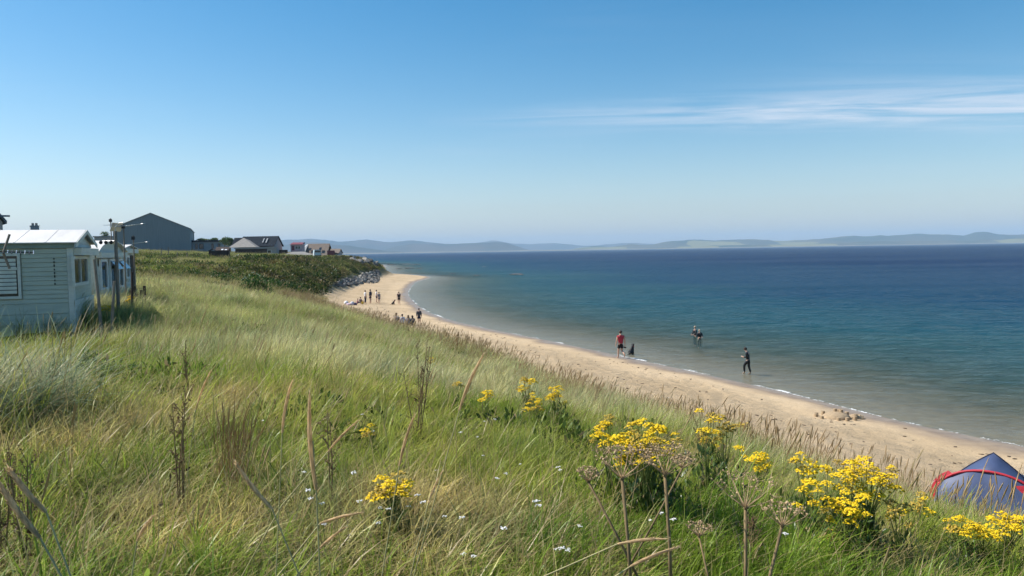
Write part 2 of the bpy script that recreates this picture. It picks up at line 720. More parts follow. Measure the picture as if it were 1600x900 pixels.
# ------------------------------------------------------------------ sea
_sf = np.arange(-46, 46.01, 0.25)
_sb = np.arange(46, 314.01, 4.0)
SA = np.radians(np.concatenate([_sf, _sb[1:]]))
SA[-1] = SA[0] + 2 * math.pi
SR = np.concatenate([np.arange(14.0, 150.0, 0.3), 150.0 * 1.021 ** np.arange(0, 219)])
sx, sy, sq = polar(SA, SR)
su = inland(sx, sy)
sdep = np.interp(su, _PU, _PZ)
_wx = sx + 1.6 * (fbm(sx / 7.0, sy / 7.0, 33, 2) - 0.5)
_wy = sy + 2.2 * (fbm(sx / 6.0 + 40, sy / 6.0, 34, 2) - 0.5) + 0.25 * sx
swav = (fbm(_wx / 3.6, _wy / 1.25, 31, 2) - 0.5) * 0.16 + (fbm(_wx / 1.5, _wy / 0.62, 35, 2) - 0.5) * 0.05
swav = swav * (0.18 + 0.82 * sstep(-su, 0.5, 9)) * sstep(-su, -0.6, 0.8) * (1 - 0.999 * sstep(np.hypot(sx, sy), 105, 150))
swav = np.where(su > -0.4, np.minimum(swav, 0.004), swav)


def water_material():
    m, N, L = new_mat('sea_water')
    out = N.new('ShaderNodeOutputMaterial')
    geo = N.new('ShaderNodeNewGeometry')
    ad = N.new('ShaderNodeAttribute')
    ad.attribute_name = 'depth'

    def mth(op, a, b=0.0):
        n = N.new('ShaderNodeMath')
        n.operation = op
        for i, v in enumerate((a, b)):
            if isinstance(v, (int, float)):
                n.inputs[i].default_value = v
            else:
                L.new(v, n.inputs[i])
        return n.outputs[0]

    def noise(scale, st, rot=0.0, detail=3, rough=0.55, dist=0.0):
        mp = N.new('ShaderNodeMapping')
        mp.inputs['Scale'].default_value = st
        mp.inputs['Rotation'].default_value = (0, 0, rot)
        L.new(geo.outputs['Position'], mp.inputs[0])
        n = N.new('ShaderNodeTexNoise')
        n.inputs['Scale'].default_value = scale
        n.inputs['Detail'].default_value = detail
        n.inputs['Roughness'].default_value = rough
        n.inputs['Distortion'].default_value = dist
        L.new(mp.outputs[0], n.inputs['Vector'])
        return n.outputs[0]
    depth = ad.outputs['Fac']
    # ripples: wind waves across the bay, chop, and slow swell
    w1 = noise(0.85, (0.45, 1.0, 1.0), R(12), 4, 0.6, 0.4)
    w2 = noise(3.4, (0.5, 1.0, 1.0), R(-14), 3, 0.6)
    w3 = noise(0.13, (0.45, 1.0, 1.0), R(5), 4, 0.65)
    hsum = mth('ADD', mth('ADD', mth('MULTIPLY', w1, 0.85), mth('MULTIPLY', w2, 0.26)), mth('MULTIPLY', w3, 2.6))
    calm = N.new('ShaderNodeMapRange')
    calm.inputs['From Min'].default_value = 0.0
    calm.inputs['From Max'].default_value = 0.5
    calm.inputs['To Min'].default_value = 0.25
    calm.inputs['To Max'].default_value = 1.0
    L.new(depth, calm.inputs['Value'])
    hsum = mth('MULTIPLY', hsum, calm.outputs[0])
    bp = N.new('ShaderNodeBump')
    bp.inputs['Strength'].default_value = 1.0
    bp.inputs['Distance'].default_value = 0.55
    L.new(hsum, bp.inputs['Height'])
    # colour of the water body: thin layers let the sand through, deep ones turn green then blue
    body = N.new('ShaderNodeValToRGB')
    cr = body.color_ramp
    cr.elements[0].position, cr.elements[0].color = 0.0, (0.070, 0.085, 0.066, 1)
    cr.elements[1].position, cr.elements[1].color = 1.0, (0.0030, 0.022, 0.070, 1)
    for pos, c in ((0.09, (0.042, 0.088, 0.085)), (0.20, (0.016, 0.068, 0.088)), (0.42, (0.005, 0.040, 0.082))):
        e = cr.elements.new(pos)
        e.color = (*c, 1)
    patch = noise(0.028, (0.6, 1.5, 1.0), R(6), 4, 0.6, 0.6)
    dd = mth('ADD', mth('MULTIPLY', depth, 0.12), mth('MULTIPLY', mth('SUBTRACT', patch, 0.5), 0.30))
    L.new(dd, body.inputs[0])
    df = N.new('ShaderNodeBsdfDiffuse')
    L.new(body.outputs[0], df.inputs[0])
    L.new(bp.outputs[0], df.inputs['Normal'])
    tp = N.new('ShaderNodeBsdfTransparent')
    tp.inputs[0].default_value = (0.86, 0.93, 0.90, 1)
    clear = mth('POWER', mth('MULTIPLY', mth('MAXIMUM', depth, 0.0), 1.2), 1.5)
    clear = mth('SUBTRACT', 1.0, mth('EXPONENT', mth('MULTIPLY', clear, -1.0)))
    clear = mth('MAXIMUM', mth('ADD', clear, mth('MULTIPLY', mth('SUBTRACT', patch, 0.5), 0.25)), 0.0)
    clear = mth('MINIMUM', clear, 1.0)
    mb = N.new('ShaderNodeMixShader')
    L.new(clear, mb.inputs[0])
    L.new(tp.outputs[0], mb.inputs[1])
    L.new(df.outputs[0], mb.inputs[2])
    gl = N.new('ShaderNodeBsdfGlossy')
    gl.inputs['Roughness'].default_value = 0.10
    L.new(bp.outputs[0], gl.inputs['Normal'])
    fr = N.new('ShaderNodeFresnel')
    fr.inputs['IOR'].default_value = 1.33
    L.new(bp.outputs[0], fr.inputs['Normal'])
    wind = noise(0.011, (0.4, 1.7, 1.0), R(8), 5, 0.65, 0.5)
    gust = mth('ADD', 0.12, mth('MULTIPLY', wind, 0.62))
    fac = mth('MULTIPLY', fr.outputs[0], gust)      # a choppy sea never mirrors like a pane
    ms = N.new('ShaderNodeMixShader')
    L.new(fac, ms.inputs[0])
    L.new(mb.outputs[0], ms.inputs[1])
    L.new(gl.outputs[0], ms.inputs[2])
    # foam where the last ripple breaks
    fn = noise(0.30, (1, 1, 1), 0, 5, 0.75)
    fn2 = noise(7.0, (1, 1, 1), 0, 4, 0.7)
    lev = mth('ADD', depth, mth('MULTIPLY', mth('SUBTRACT', fn2, 0.5), 0.05))
    line = mth('MULTIPLY', mth('GREATER_THAN', lev, 0.006), mth('LESS_THAN', lev, 0.018))
    foam = mth('MULTIPLY', line, mth('GREATER_THAN', fn, 0.585))
    thin = mth('MULTIPLY', mth('GREATER_THAN', lev, 0.003), mth('LESS_THAN', lev, 0.0075))
    foam = mth('MAXIMUM', foam, mth('MULTIPLY', thin, mth('GREATER_THAN', fn, 0.515)))
    fd = N.new('ShaderNodeBsdfDiffuse')
    fd.inputs[0].default_value = (0.74, 0.74, 0.72, 1)
    mf = N.new('ShaderNodeMixShader')
    L.new(mth('MULTIPLY', foam, 0.85), mf.inputs[0])
    L.new(ms.outputs[0], mf.inputs[1])
    L.new(fd.outputs[0], mf.inputs[2])
    L.new(mf.outputs[0], out.inputs[0])
    return m


MW = water_material()
suq = su[sq].max(1)
sub_sheet('sea', (suq < 3.5), MW, sx, sy, swav, sq, {'depth': -sdep})

# ------------------------------------------------------------------ far hills round the bay
def hill_material(name, wood, heath, field, fields):
    m, N, L = new_mat(name)
    out = N.new('ShaderNodeOutputMaterial')
    p = N.new('ShaderNodeBsdfPrincipled')
    geo = N.new('ShaderNodeNewGeometry')
    vo = N.new('ShaderNodeTexVoronoi')
    vo.inputs['Scale'].default_value = 0.0022
    mp = N.new('ShaderNodeMapping')
    mp.inputs['Scale'].default_value = (1.0, 0.5, 1.0)
    L.new(geo.outputs['Position'], mp.inputs[0])
    L.new(mp.outputs[0], vo.inputs['Vector'])
    no = N.new('ShaderNodeTexNoise')
    no.inputs['Scale'].default_value = 0.0016
    no.inputs['Detail'].default_value = 6
    L.new(geo.outputs['Position'], no.inputs['Vector'])
    r1 = N.new('ShaderNodeValToRGB')
    r1.color_ramp.elements[0].position, r1.color_ramp.elements[0].color = 0.4, (*wood, 1)
    r1.color_ramp.elements[1].position, r1.color_ramp.elements[1].color = 0.6, (*heath, 1)
    L.new(no.outputs[0], r1.inputs[0])
    sp = N.new('ShaderNodeSeparateXYZ')
    L.new(geo.outputs['Position'], sp.inputs[0])
    low = N.new('ShaderNodeMapRange')
    low.inputs['From Min'].default_value = 20
    low.inputs['From Max'].default_value = 110
    low.inputs['To Min'].default_value = fields
    low.inputs['To Max'].default_value = 0.0
    L.new(sp.outputs['Z'], low.inputs['Value'])
    sc = N.new('ShaderNodeSeparateColor')
    L.new(vo.outputs['Color'], sc.inputs[0])
    lt = N.new('ShaderNodeMath')
    lt.operation = 'LESS_THAN'
    L.new(sc.outputs[0], lt.inputs[0])
    L.new(low.outputs[0], lt.inputs[1])
    mx = N.new('ShaderNodeMix')
    mx.data_type = 'RGBA'
    L.new(lt.outputs[0], mx.inputs['Factor'])
    L.new(r1.outputs[0], mx.inputs['A'])
    mx.inputs['B'].default_value = (*field, 1)
    L.new(mx.outputs['Result'], p.inputs['Base Color'])
    p.inputs['Roughness'].default_value = 0.95
    p.inputs['Specular IOR Level'].default_value = 0.0
    L.new(p.outputs[0], out.inputs[0])
    return m


MH1 = hill_material('moor_hillside', (0.035, 0.045, 0.03), (0.085, 0.075, 0.055), (0.16, 0.15, 0.07), 0.06)
MH2 = hill_material('farmed_hillside', (0.035, 0.055, 0.03), (0.09, 0.085, 0.05), (0.20, 0.19, 0.08), 0.22)


def hills(name, m, D, depth_back, prof, seed, rough=0.12, front=0.35):
    """a range of hills standing at distance D; prof = skyline points of the frame"""
    px = np.array([p[0] for p in prof], float)
    py = np.array([p[1] for p in prof], float)
    n = int((px[-1] - px[0]) / 1.5)
    cols = np.linspace(px[0], px[-1], n)
    line = np.interp(cols, px, py)
    line = np.convolve(np.pad(line, 4, mode='edge'), np.ones(9) / 9, mode='valid') - (fbm(cols / 26.0, cols * 0 + seed, seed, 4) - 0.5) * 3.2
    ds = np.linspace(-front, 1.0, 22)
    V = []
    for c, ly in zip(cols, line):
        dr = ray(c, hor(c))
        hgt = max((hor(c) - ly) * D / FOC, 1.0)
        for t in ds:
            dist = D + t * depth_back
            s = math.sin((t + front) / front * math.pi / 2) if t < 0 else math.cos(t * math.pi / 2)
            V.append((dr.x * dist, dist, max(hgt * max(s, 0.0), 0.0)))
    V = np.array(V)
    rel = fbm(V[:, 0] / (D * 0.035), V[:, 1] / (D * 0.035), seed + 9, 4) - 0.5
    tt = np.tile(ds, n)
    V[:, 2] *= 1 + rel * rough * 4 * np.clip(np.abs(tt) * 6, 0, 1)
    V[:, 2] -= 3.0
    I = np.arange(n * len(ds)).reshape(n, len(ds))
    q = np.stack([I[:-1, :-1], I[1:, :-1], I[1:, 1:], I[:-1, 1:]], -1).reshape(-1, 4)
    me = np_mesh(name, V, Fq=q)
    return tag(link_mesh(name, me, m), kind='structure')


hills('hills', MH1, 10500, 2500, [(180, 384), (300, 378), (440, 375), (490, 372), (530, 376), (575, 373), (605, 378), (640, 375), (670, 377), (700, 380), (740, 384), (790, 388)], 3)
hills('hills', MH1, 7600, 1600, [(150, 390), (300, 386), (440, 380), (470, 378), (510, 378), (560, 384), (600, 390), (650, 394), (690, 396)], 5)
hills('hills', MH1, 9000, 1900, [(560, 394), (600, 388), (640, 381), (690, 379), (740, 378), (770, 377), (787, 377), (802, 381), (822, 388), (850, 392)], 8)
hills('hills', MH1, 13500, 2500, [(700, 388), (755, 377), (768, 374.5), (785, 378), (830, 381), (862, 379), (900, 382), (930, 383), (960, 380), (1000, 379), (1040, 380), (1080, 382)], 12)
hills('hills', MH2, 9200, 1900, [(880, 391), (905, 386), (930, 383), (955, 385), (985, 381), (1015, 383), (1040, 376), (1075, 373), (1120, 374), (1180, 373), (1210, 374.5), (1250, 374), (1300, 371), (1325, 367), (1345, 368), (1400, 366), (1460, 364), (1510, 366), (1518, 362), (1540, 361), (1560, 365), (1580, 366), (1620, 364), (1800, 360), (2100, 352)], 17)
hills('hills', MH2, 7800, 900, [(1000, 387), (1060, 384), (1150, 382), (1250, 380), (1340, 376.5), (1420, 375), (1500, 374), (1600, 372.5), (1750, 368), (2050, 360)], 23)


def far_shore():
    """low pale sand and fields along the water's far edge"""
    cols = np.linspace(380, 2050, 420)
    V, q = [], []
    for k, c in enumerate(cols):
        dr = ray(c, hor(c))
        D = np.interp(c, [380, 530, 800, 1100, 2050], [5600, 6000, 7000, 7000, 6800])
        hh = 1.5 + 3.5 * float(fbm(np.array([c / 18.0]), np.array([3.0]), 41, 3)[0])
        for dd, z in ((0, -2.0), (25, hh * 0.7), (120, hh), (700, hh + 4), (1900, hh + 6)):
            V.append((dr.x * (D + dd), D + dd, z))
    I = np.arange(len(cols) * 5).reshape(len(cols), 5)
    q = np.stack([I[:-1, :-1], I[1:, :-1], I[1:, 1:], I[:-1, 1:]], -1).reshape(-1, 4)
    me = np_mesh('far_shore', np.array(V), Fq=q)
    tag(link_mesh('far_shore', me, mat('pale_shore', (0.13, 0.12, 0.08), 0.9, 0.5, 0.006, col2=(0.20, 0.18, 0.12))), kind='structure')


far_shore()
# ================================================================== VEGETATION COVER (stuff)
MGRASS = leaf_mat('grass_blade', trans=0.40, gloss=0.018, tint=True)
MMAR = leaf_mat('marram_blade', trans=0.34, gloss=0.022, tint=True, dry=(0.47, 0.38, 0.21))
MSTRAW = leaf_mat('dry_straw', trans=0.25, gloss=0.04, tint=True, dry=(0.50, 0.40, 0.22))
MSEED = leaf_mat('seed_stem', trans=0.22, gloss=0.03, tint=True, dry=(0.33, 0.225, 0.11))
MSCRUB = leaf_mat('scrub_leaf', trans=0.30, gloss=0.012, tint=True, dry=(0.26, 0.20, 0.10))


def blades(n, Rd, h0, h1, w0, w1, lean, wind, curl, seg=4, seed=0, straw=0.1, spread=1.0):
    """tuft of grass blades as arrays: vertices, quads, per-vertex blade value"""
    r = np.random.default_rng(seed)
    V, Q, B = [], [], []
    for k in range(n):
        a = r.uniform(0, 2 * math.pi)
        rr = Rd * math.sqrt(r.uniform(0, 1))
        root = np.array([math.cos(a) * rr, math.sin(a) * rr, -0.03])
        hh = r.uniform(h0, h1)
        w = r.uniform(w0, w1)
        da = a + r.normal(0, 0.9)
        d = np.array([math.cos(da), math.sin(da), 0]) * lean * spread * r.uniform(0.3, 1.2) + np.array([wind, -0.15 * wind, 0]) * r.uniform(0.6, 1.3)
        cu = curl * r.uniform(0.4, 1.4)
        side = np.array([-d[1], d[0], 0]) + r.normal(0, 0.35, 3) * np.array([1, 1, 0])
        side = side / (np.linalg.norm(side) + 1e-6)
        b0 = len(V)
        val = r.uniform(0.83, 1.0) if r.uniform() < straw else r.uniform(0.0, 0.8)
        p = root.copy()
        el = hh / seg
        for s in range(seg + 1):
            t = s / seg
            ww = w * (1 - t ** 1.6) * 0.5 + 0.0004
            V.append(p - side * ww)
            V.append(p + side * ww)
            B += [val, val]
            dirv = np.array([d[0] * (0.35 + cu * t * 1.9), d[1] * (0.35 + cu * t * 1.9), 1.0 - cu * t * t * 0.9])
            dirv /= np.linalg.norm(dirv)
            p = p + dirv * el
        for s in range(seg):
            q = b0 + 2 * s
            Q.append((q, q + 1, q + 3, q + 2))
    return np.array(V), np.array(Q), np.array(B)


def seed_stems(n, Rd, h0, h1, rad, head, hr, wind, seed, lean=0.12, val=(0.83, 1.0)):
    """thin dry stems that end in a narrow seed spike"""
    r = np.random.default_rng(seed)
    V, Q, B = [], [], []
    for k in range(n):
        a = r.uniform(0, 2 * math.pi)
        rr = Rd * math.sqrt(r.uniform(0, 1))
        root = np.array([math.cos(a) * rr, math.sin(a) * rr, -0.03])
        hh = r.uniform(h0, h1)
        d = np.array([r.normal(0, lean) + wind, r.normal(0, lean), 1.0])
        d /= np.linalg.norm(d)
        bend = np.array([r.normal(0.06, 0.08), r.normal(0, 0.06), 0])
        hl = head * r.uniform(0.7, 1.2)
        st = [(0, rad), (hh * 0.5, rad * 0.9), (hh - hl, rad * 0.8), (hh - hl * 0.8, hr * 0.8), (hh - hl * 0.45, hr), (hh - hl * 0.15, hr * 0.6), (hh, rad * 0.4)]
        b0 = len(V)
        val_ = r.uniform(*val)
        for s, ra in st:
            c = root + d * s + bend * (s / hh) ** 2 * hh
            for j in range(3):
                w = 2 * math.pi * j / 3
                V.append(c + np.array([math.cos(w), math.sin(w), 0]) * ra)
                B.append(val_)
        for i in range(len(st) - 1):
            for j in range(3):
                q = b0 + i * 3
                j2 = (j + 1) % 3
                Q.append((q + j, q + j2, q + 3 + j2, q + 3 + j))
    return np.array(V), np.array(Q), np.array(B)


def leaf_clump(n, rx, rz, l0, l1, wr, seed, up=0.3, straw=0.08):
    """leafy mass: pointed leaves spread through a low dome, tips turned outwards"""
    r = np.random.default_rng(seed)
    V, Q, B = [], [], []
    for k in range(n):
        a = r.uniform(0, 2 * math.pi)
        el = math.asin(r.uniform(0.0, 1.0))
        rad = r.uniform(0.35, 1.0) ** 0.6
        lob = 0.8 + 0.35 * math.sin(a * 3 + seed) * math.cos(el)
        c = np.array([math.cos(a) * math.cos(el) * rx, math.sin(a) * math.cos(el) * rx, math.sin(el) * rz]) * rad * lob
        out = c / (np.linalg.norm(c) + 1e-6) + r.normal(0, 0.5, 3) + np.array([0.1, 0, up])
        out /= np.linalg.norm(out)
        side = np.cross(out, r.normal(0, 1, 3))
        side /= np.linalg.norm(side) + 1e-6
        l = r.uniform(l0, l1)
        w = l * wr
        nrm = np.cross(out, side)
        b0 = len(V)
        for t, ww in ((0, 0.12), (0.4, 0.5), (0.75, 0.38), (1.0, 0.03)):
            cc = c + out * l * t - nrm * l * 0.18 * t * t
            V.append(cc - side * w * ww)
            V.append(cc + side * w * ww)
        B += [r.uniform(0.83, 1) if r.uniform() < straw else r.uniform(0, 0.8)] * 8
        for s in range(3):
            q = b0 + 2 * s
            Q.append((q, q + 1, q + 3, q + 2))
    return np.array(V), np.array(Q), np.array(B)


def join(*parts):
    V, Q, B, n = [], [], [], 0
    for v, q, b in parts:
        V.append(v)
        Q.append(q + n)
        B.append(b)
        n += len(v)
    return np.concatenate(V), np.concatenate(Q), np.concatenate(B)


def vbq_mesh(name, vqb, mt):
    me = np_mesh(name, vqb[0], Fq=vqb[1])
    attr(me, 'bv', 'FLOAT', vqb[2])
    me.materials.append(mt)
    return me


def tuft_set(name, lst, mt):
    c = bpy.data.collections.new(name)
    for i, t in enumerate(lst):
        o = bpy.data.objects.new('%s_%02d' % (name, i), vbq_mesh(name, t, mt))
        c.objects.link(o)
    return c


def scatter(name, P, rot, scl, idx, tint, coll, label, cat):
    me = bpy.data.meshes.new(name)
    me.vertices.add(len(P))
    me.vertices.foreach_set('co', np.asarray(P, np.float32).ravel())
    attr(me, 'rot', 'FLOAT_VECTOR', rot)
    attr(me, 'scl', 'FLOAT', scl)
    attr(me, 'idx', 'INT', idx)
    attr(me, 'tint', 'FLOAT_COLOR', np.concatenate([tint, np.ones((len(P), 1))], 1))
    o = link_mesh(name, me)
    g = bpy.data.node_groups.new(name, 'GeometryNodeTree')
    g.interface.new_socket('Geometry', in_out='INPUT', socket_type='NodeSocketGeometry')
    g.interface.new_socket('Geometry', in_out='OUTPUT', socket_type='NodeSocketGeometry')
    n, l = g.nodes, g.links
    gi, go = n.new('NodeGroupInput'), n.new('NodeGroupOutput')
    iop = n.new('GeometryNodeInstanceOnPoints')
    ci = n.new('GeometryNodeCollectionInfo')
    ci.inputs['Collection'].default_value = coll
    ci.inputs['Separate Children'].default_value = True
    ci.inputs['Reset Children'].default_value = True
    iop.inputs['Pick Instance'].default_value = True

    def na(nm, t):
        k = n.new('GeometryNodeInputNamedAttribute')
        k.data_type = t
        k.inputs['Name'].default_value = nm
        return k.outputs['Attribute']
    l.new(gi.outputs[0], iop.inputs['Points'])
    l.new(ci.outputs[0], iop.inputs['Instance'])
    l.new(na('idx', 'INT'), iop.inputs['Instance Index'])
    e2r = n.new('FunctionNodeEulerToRotation')
    l.new(na('rot', 'FLOAT_VECTOR'), e2r.inputs[0])
    l.new(e2r.outputs[0], iop.inputs['Rotation'])
    l.new(na('scl', 'FLOAT'), iop.inputs['Scale'])
    l.new(iop.outputs[0], go.inputs[0])
    md = o.modifiers.new('scatter', 'NODES')
    md.node_group = g
    return tag(o, label, cat, kind='stuff')



def pal(f, a, b):
    f = np.clip(f, 0, 1)[:, None]
    return np.array(a)[None] * (1 - f) + np.array(b)[None] * f


# ground kept clear of grass: hut and tent
CLEAR = [(9.3, 14.9, 1.35), (9.9, 14.5, 1.1)]
for k in range(0, 7):
    CLEAR.append((-11.8 - 0.93 * k * 0.8, 18.6 - 0.25 * k * 0.8 + 1.0, 1.2))


def keep(x, y, pad=0.0):
    m = np.ones(len(x), bool)
    for cx_, cy_, cr_ in CLEAR:
        m &= np.hypot(x - cx_, y - cy_) > cr_ + pad
    return m


def grid(r0, r1, sp, az=45.0):
    """jittered grid of spots between two distances from the path's end"""
    n = int(2 * r1 / sp)
    gx_, gy_ = np.meshgrid((np.arange(n) - n / 2) * sp, np.arange(int(r1 / sp) + 1) * sp, indexing='ij')
    x_ = gx_.ravel() + RNG.uniform(-0.45, 0.45, gx_.size) * sp
    y_ = gy_.ravel() + RNG.uniform(-0.45, 0.45, gx_.size) * sp
    r_ = np.hypot(x_, y_)
    a_ = np.degrees(np.arctan2(x_, y_))
    m = (r_ > r0) & (r_ < r1) & (np.abs(a_) < az)
    return x_[m], y_[m], r_[m]


def lay(name, x, y, coll, idx, scl, tint, label, cat, spin=1.0, tilt=0.03, u=None, follow=True, sink=0.0):
    z = height(x, y, u, fine=False) - sink
    n = len(x)
    s = RNG.uniform(-math.pi, math.pi, n) * spin
    if follow:
        e = 0.4
        zx = (height(x + e, y, fine=False) - height(x - e, y, fine=False)) / (2 * e)
        zy = (height(x, y + e, fine=False) - height(x, y - e, fine=False)) / (2 * e)
    else:
        zx = zy = np.zeros(n)
    ga, gb = zx * np.cos(s) + zy * np.sin(s), -zx * np.sin(s) + zy * np.cos(s)
    rot = np.stack([np.arctan(gb) + RNG.normal(0, tilt, n), -np.arctan(ga) + RNG.normal(0, tilt, n), s], 1)
    return scatter(name, np.stack([x, y, z], 1), rot, scl, idx, np.clip(tint, 0.004, 0.9), coll, label, cat)


def patch(Rd, parts):
    """many tufts of several kinds strewn over a round patch of turf, thinning out to its rim"""
    out = []
    for (maker, n) in parts:
        for k in range(n):
            v, q, b = maker(random.randint(0, 10 ** 6))
            a = random.uniform(0, 2 * math.pi)
            rr = Rd * math.sqrt(random.random()) * random.uniform(0.75, 1.0)
            sp_ = random.uniform(-0.35, 0.35)
            c_, s_ = math.cos(sp_), math.sin(sp_)
            v2 = v.copy()
            v2[:, 0] = v[:, 0] * c_ - v[:, 1] * s_ + math.cos(a) * rr
            v2[:, 1] = v[:, 0] * s_ + v[:, 1] * c_ + math.sin(a) * rr
            out.append((v2, q, b))
    return join(*out)


def k_short(s):
    return blades(15, 0.08, 0.06, 0.24, 0.003, 0.009, 1.1, 0.18, 0.9, 3, s, 0.12)


def k_lush(s):
    return blades(18, 0.09, 0.14, 0.42, 0.0025, 0.007, 0.9, 0.5, 1.2, 4, s, 0.09)


def k_broad(s):
    return blades(5, 0.05, 0.18, 0.50, 0.008, 0.015, 0.8, 0.25, 1.0, 4, s, 0.12)


def k_long(s):
    return blades(3, 0.2, 0.4, 0.8, 0.003, 0.006, 2.2, 0.6, 0.7, 4, s, 0.75)


def k_straw(s):
    return blades(12, 0.12, 0.16, 0.42, 0.003, 0.006, 3.4, 1.2, 0.9, 3, s, 0.62)


def k_mar(s):
    return blades(16, 0.09, 0.22, 0.78, 0.004, 0.012, 0.7, 0.36, 1.05, 4, s, 0.13)


def k_marf(s):
    return blades(9, 0.16, 0.22, 0.76, 0.012, 0.028, 0.7, 0.36, 1.05, 3, s, 0.14)


def k_shortf(s):
    return blades(9, 0.14, 0.10, 0.30, 0.010, 0.018, 0.8, 0.4, 0.9, 2, s, 0.16)


def k_stem(s):
    return seed_stems(1, 0.1, 0.62, 0.95, 0.0022, 0.15, 0.007, 0.22, s, 0.10)


def k_stemf(s):
    return seed_stems(1, 0.1, 0.55, 1.05, 0.0045, 0.20, 0.012, 0.05, s, 0.09)


def k_weed(s):
    return leaf_clump(26, 0.10, 0.12, 0.035, 0.075, 0.45, s)


# patches for the foreground: turf, swathes, straw, mixed
NEAR = [patch(0.75, [(k_short, 90), (k_lush, 10), (k_straw, 10), (k_weed, 1), (k_broad, 8), (k_long, 5)]) for i in range(3)]
NEAR += [patch(0.75, [(k_short, 44), (k_lush, 56), (k_straw, 4), (k_broad, 14), (k_long, 5)]) for i in range(3)]
NEAR += [patch(0.75, [(k_short, 40), (k_lush, 8), (k_straw, 46), (k_broad, 5), (k_long, 9)]) for i in range(3)]
NEAR += [patch(0.75, [(k_short, 46), (k_lush, 34), (k_mar, 8), (k_weed, 6), (k_stem, 2), (k_broad, 16), (k_long, 6)]) for i in range(3)]
C_NEAR = tuft_set('turf_patch', NEAR, MGRASS)
MIDP = [patch(1.0, [(k_mar, 52), (k_short, 26), (k_stem, 7)]) for i in range(4)]
MIDP += [patch(1.0, [(k_short, 60), (k_lush, 44), (k_mar, 8), (k_weed, 4), (k_stem, 3)]) for i in range(4)]
C_MID = tuft_set('marram_patch', MIDP, MMAR)
FARP = [patch(2.0, [(k_marf, 90), (k_shortf, 50), (k_stemf, 8)]) for i in range(4)]
FARP += [patch(2.0, [(k_marf, 16), (k_shortf, 110), (k_stemf, 3)]) for i in range(3)]
C_FAR = tuft_set('far_marram_patch', FARP, MMAR)
EDGE = [patch(0.8, [(k_stemf, 24), (k_mar, 3)]) for i in range(3)]
EDGE += [patch(0.8, [(k_stemf, 14), (k_marf, 7)]) for i in range(2)]
C_EDGE = tuft_set('edge_patch', EDGE, MSEED)
C_SCRUB = tuft_set('scrub_clump', [leaf_clump(230, 1.0, 0.75, 0.10, 0.22, 0.5, 420 + i) for i in range(6)], MSCRUB)
C_WEED = tuft_set('weed_clump', [leaf_clump(120, 0.30, 0.34, 0.04, 0.09, 0.42, 460 + i) for i in range(4)], MSCRUB)
C_TUSS = tuft_set('tussock', [blades(160, 0.30, 0.55, 1.15, 0.004, 0.009, 1.0, 0.30, 1.5, 7, 480 + i, 0.14) for i in range(3)], MMAR)

GREEN, OLIVE, PALE = (0.215, 0.31, 0.040), (0.33, 0.365, 0.080), (0.50, 0.45, 0.19)
SILVER, SAGE, GOLD = (0.55, 0.54, 0.31), (0.37, 0.40, 0.145), (0.42, 0.42, 0.125)

# ---- turf of the dune top, close by
x, y, r = grid(1.9, 17.0, 0.62)
u = inland(x, y)
m = (u > 15.0) & keep(x, y, 0.2) & ((r < 13.5) | (x < -6.5))
x, y, r, u = (k[m] for k in (x, y, r, u))
f1 = fbm(x / 1.9, y / 1.9, 61, 2) + 0.12 * sstep(x, -2.0, 1.5)
f2 = fbm(x / 1.6 - 3, y / 1.6, 81, 2) + 0.05 * sstep(-x, -0.5, 2.0)
f2 += np.exp(-(((x - 2.3) / 0.8) ** 2 + ((y - 5.6) / 0.8) ** 2)) * 0.3 + np.exp(-(((x - 3.3) / 0.7) ** 2 + ((y - 4.6) / 0.7) ** 2)) * 0.35
f3 = fbm(x / 1.3, y / 1.3, 87, 2)
kind = np.where(f2 > 0.625, 2, np.where(f3 > 0.62, 3, np.where(f1 > 0.53, 1, 0)))
kind = np.where((kind < 2) & (u < 19.5), 3, kind)
idx = kind * 3 + RNG.integers(0, 3, len(x))
t = pal((fbm(x / 2.3, y / 2.3, 73, 2) - 0.36) * 3.2, GREEN, OLIVE)
t = np.where((kind == 2)[:, None], np.array(PALE)[None], t) * RNG.uniform(0.78, 1.18, (len(x), 1))
lay('dune_turf', x, y, C_NEAR, idx, RNG.uniform(0.85, 1.15, len(x)), t, 'green and straw coloured grass covering the near top of the dune', 'grass', spin=0.30, u=u)

# ---- marram field behind
x, y, r = grid(7.0, 38, 0.95)
u = inland(x, y)
f = fbm(x / 3.0, y / 3.0, 91, 2)
m = (u > 12.2) & keep(x, y, 0.3) & (r > 11 + 5 * (f - 0.5)) | ((u > 12.7) & (u < 17.5) & keep(x, y, 0.3))
for cx_, cy_, cr_ in ((-8.8, 14, 1.7), (-10.6, 15.9, 1.7), (-9.8, 16.7, 1.4), (-11.6, 16.0, 1.4), (-8.0, 12.4, 1.0)):
    m &= np.hypot(x - cx_, y - cy_) > cr_
x, y, r, u, f = (k[m] for k in (x, y, r, u, f))
g = fbm(x / 3.6, y / 3.6, 95, 3)
mar = (g + 0.22 * sstep(-x, 0.5, 6) * sstep(r, 10, 16) + 0.08 * (u < 18) > 0.53)
idx = np.where(mar, 0, 4) + RNG.integers(0, 4, len(x))
t = np.where(mar[:, None], pal((fbm(x / 2.4, y / 2.4, 93, 2) - 0.34) * 3, SAGE, SILVER), pal((f - 0.35) * 3, (0.24, 0.30, 0.055), GOLD))
t = t * RNG.uniform(0.72, 1.18, (len(x), 1))
lay('marram_grass', x, y, C_MID, idx, RNG.uniform(0.75, 1.1, len(x)) * (1 + 0.22 * (u < 16) * (y > 18)), t, 'silvery green marram grass leaning in the wind over the dune', 'grass', spin=0.30, u=u)

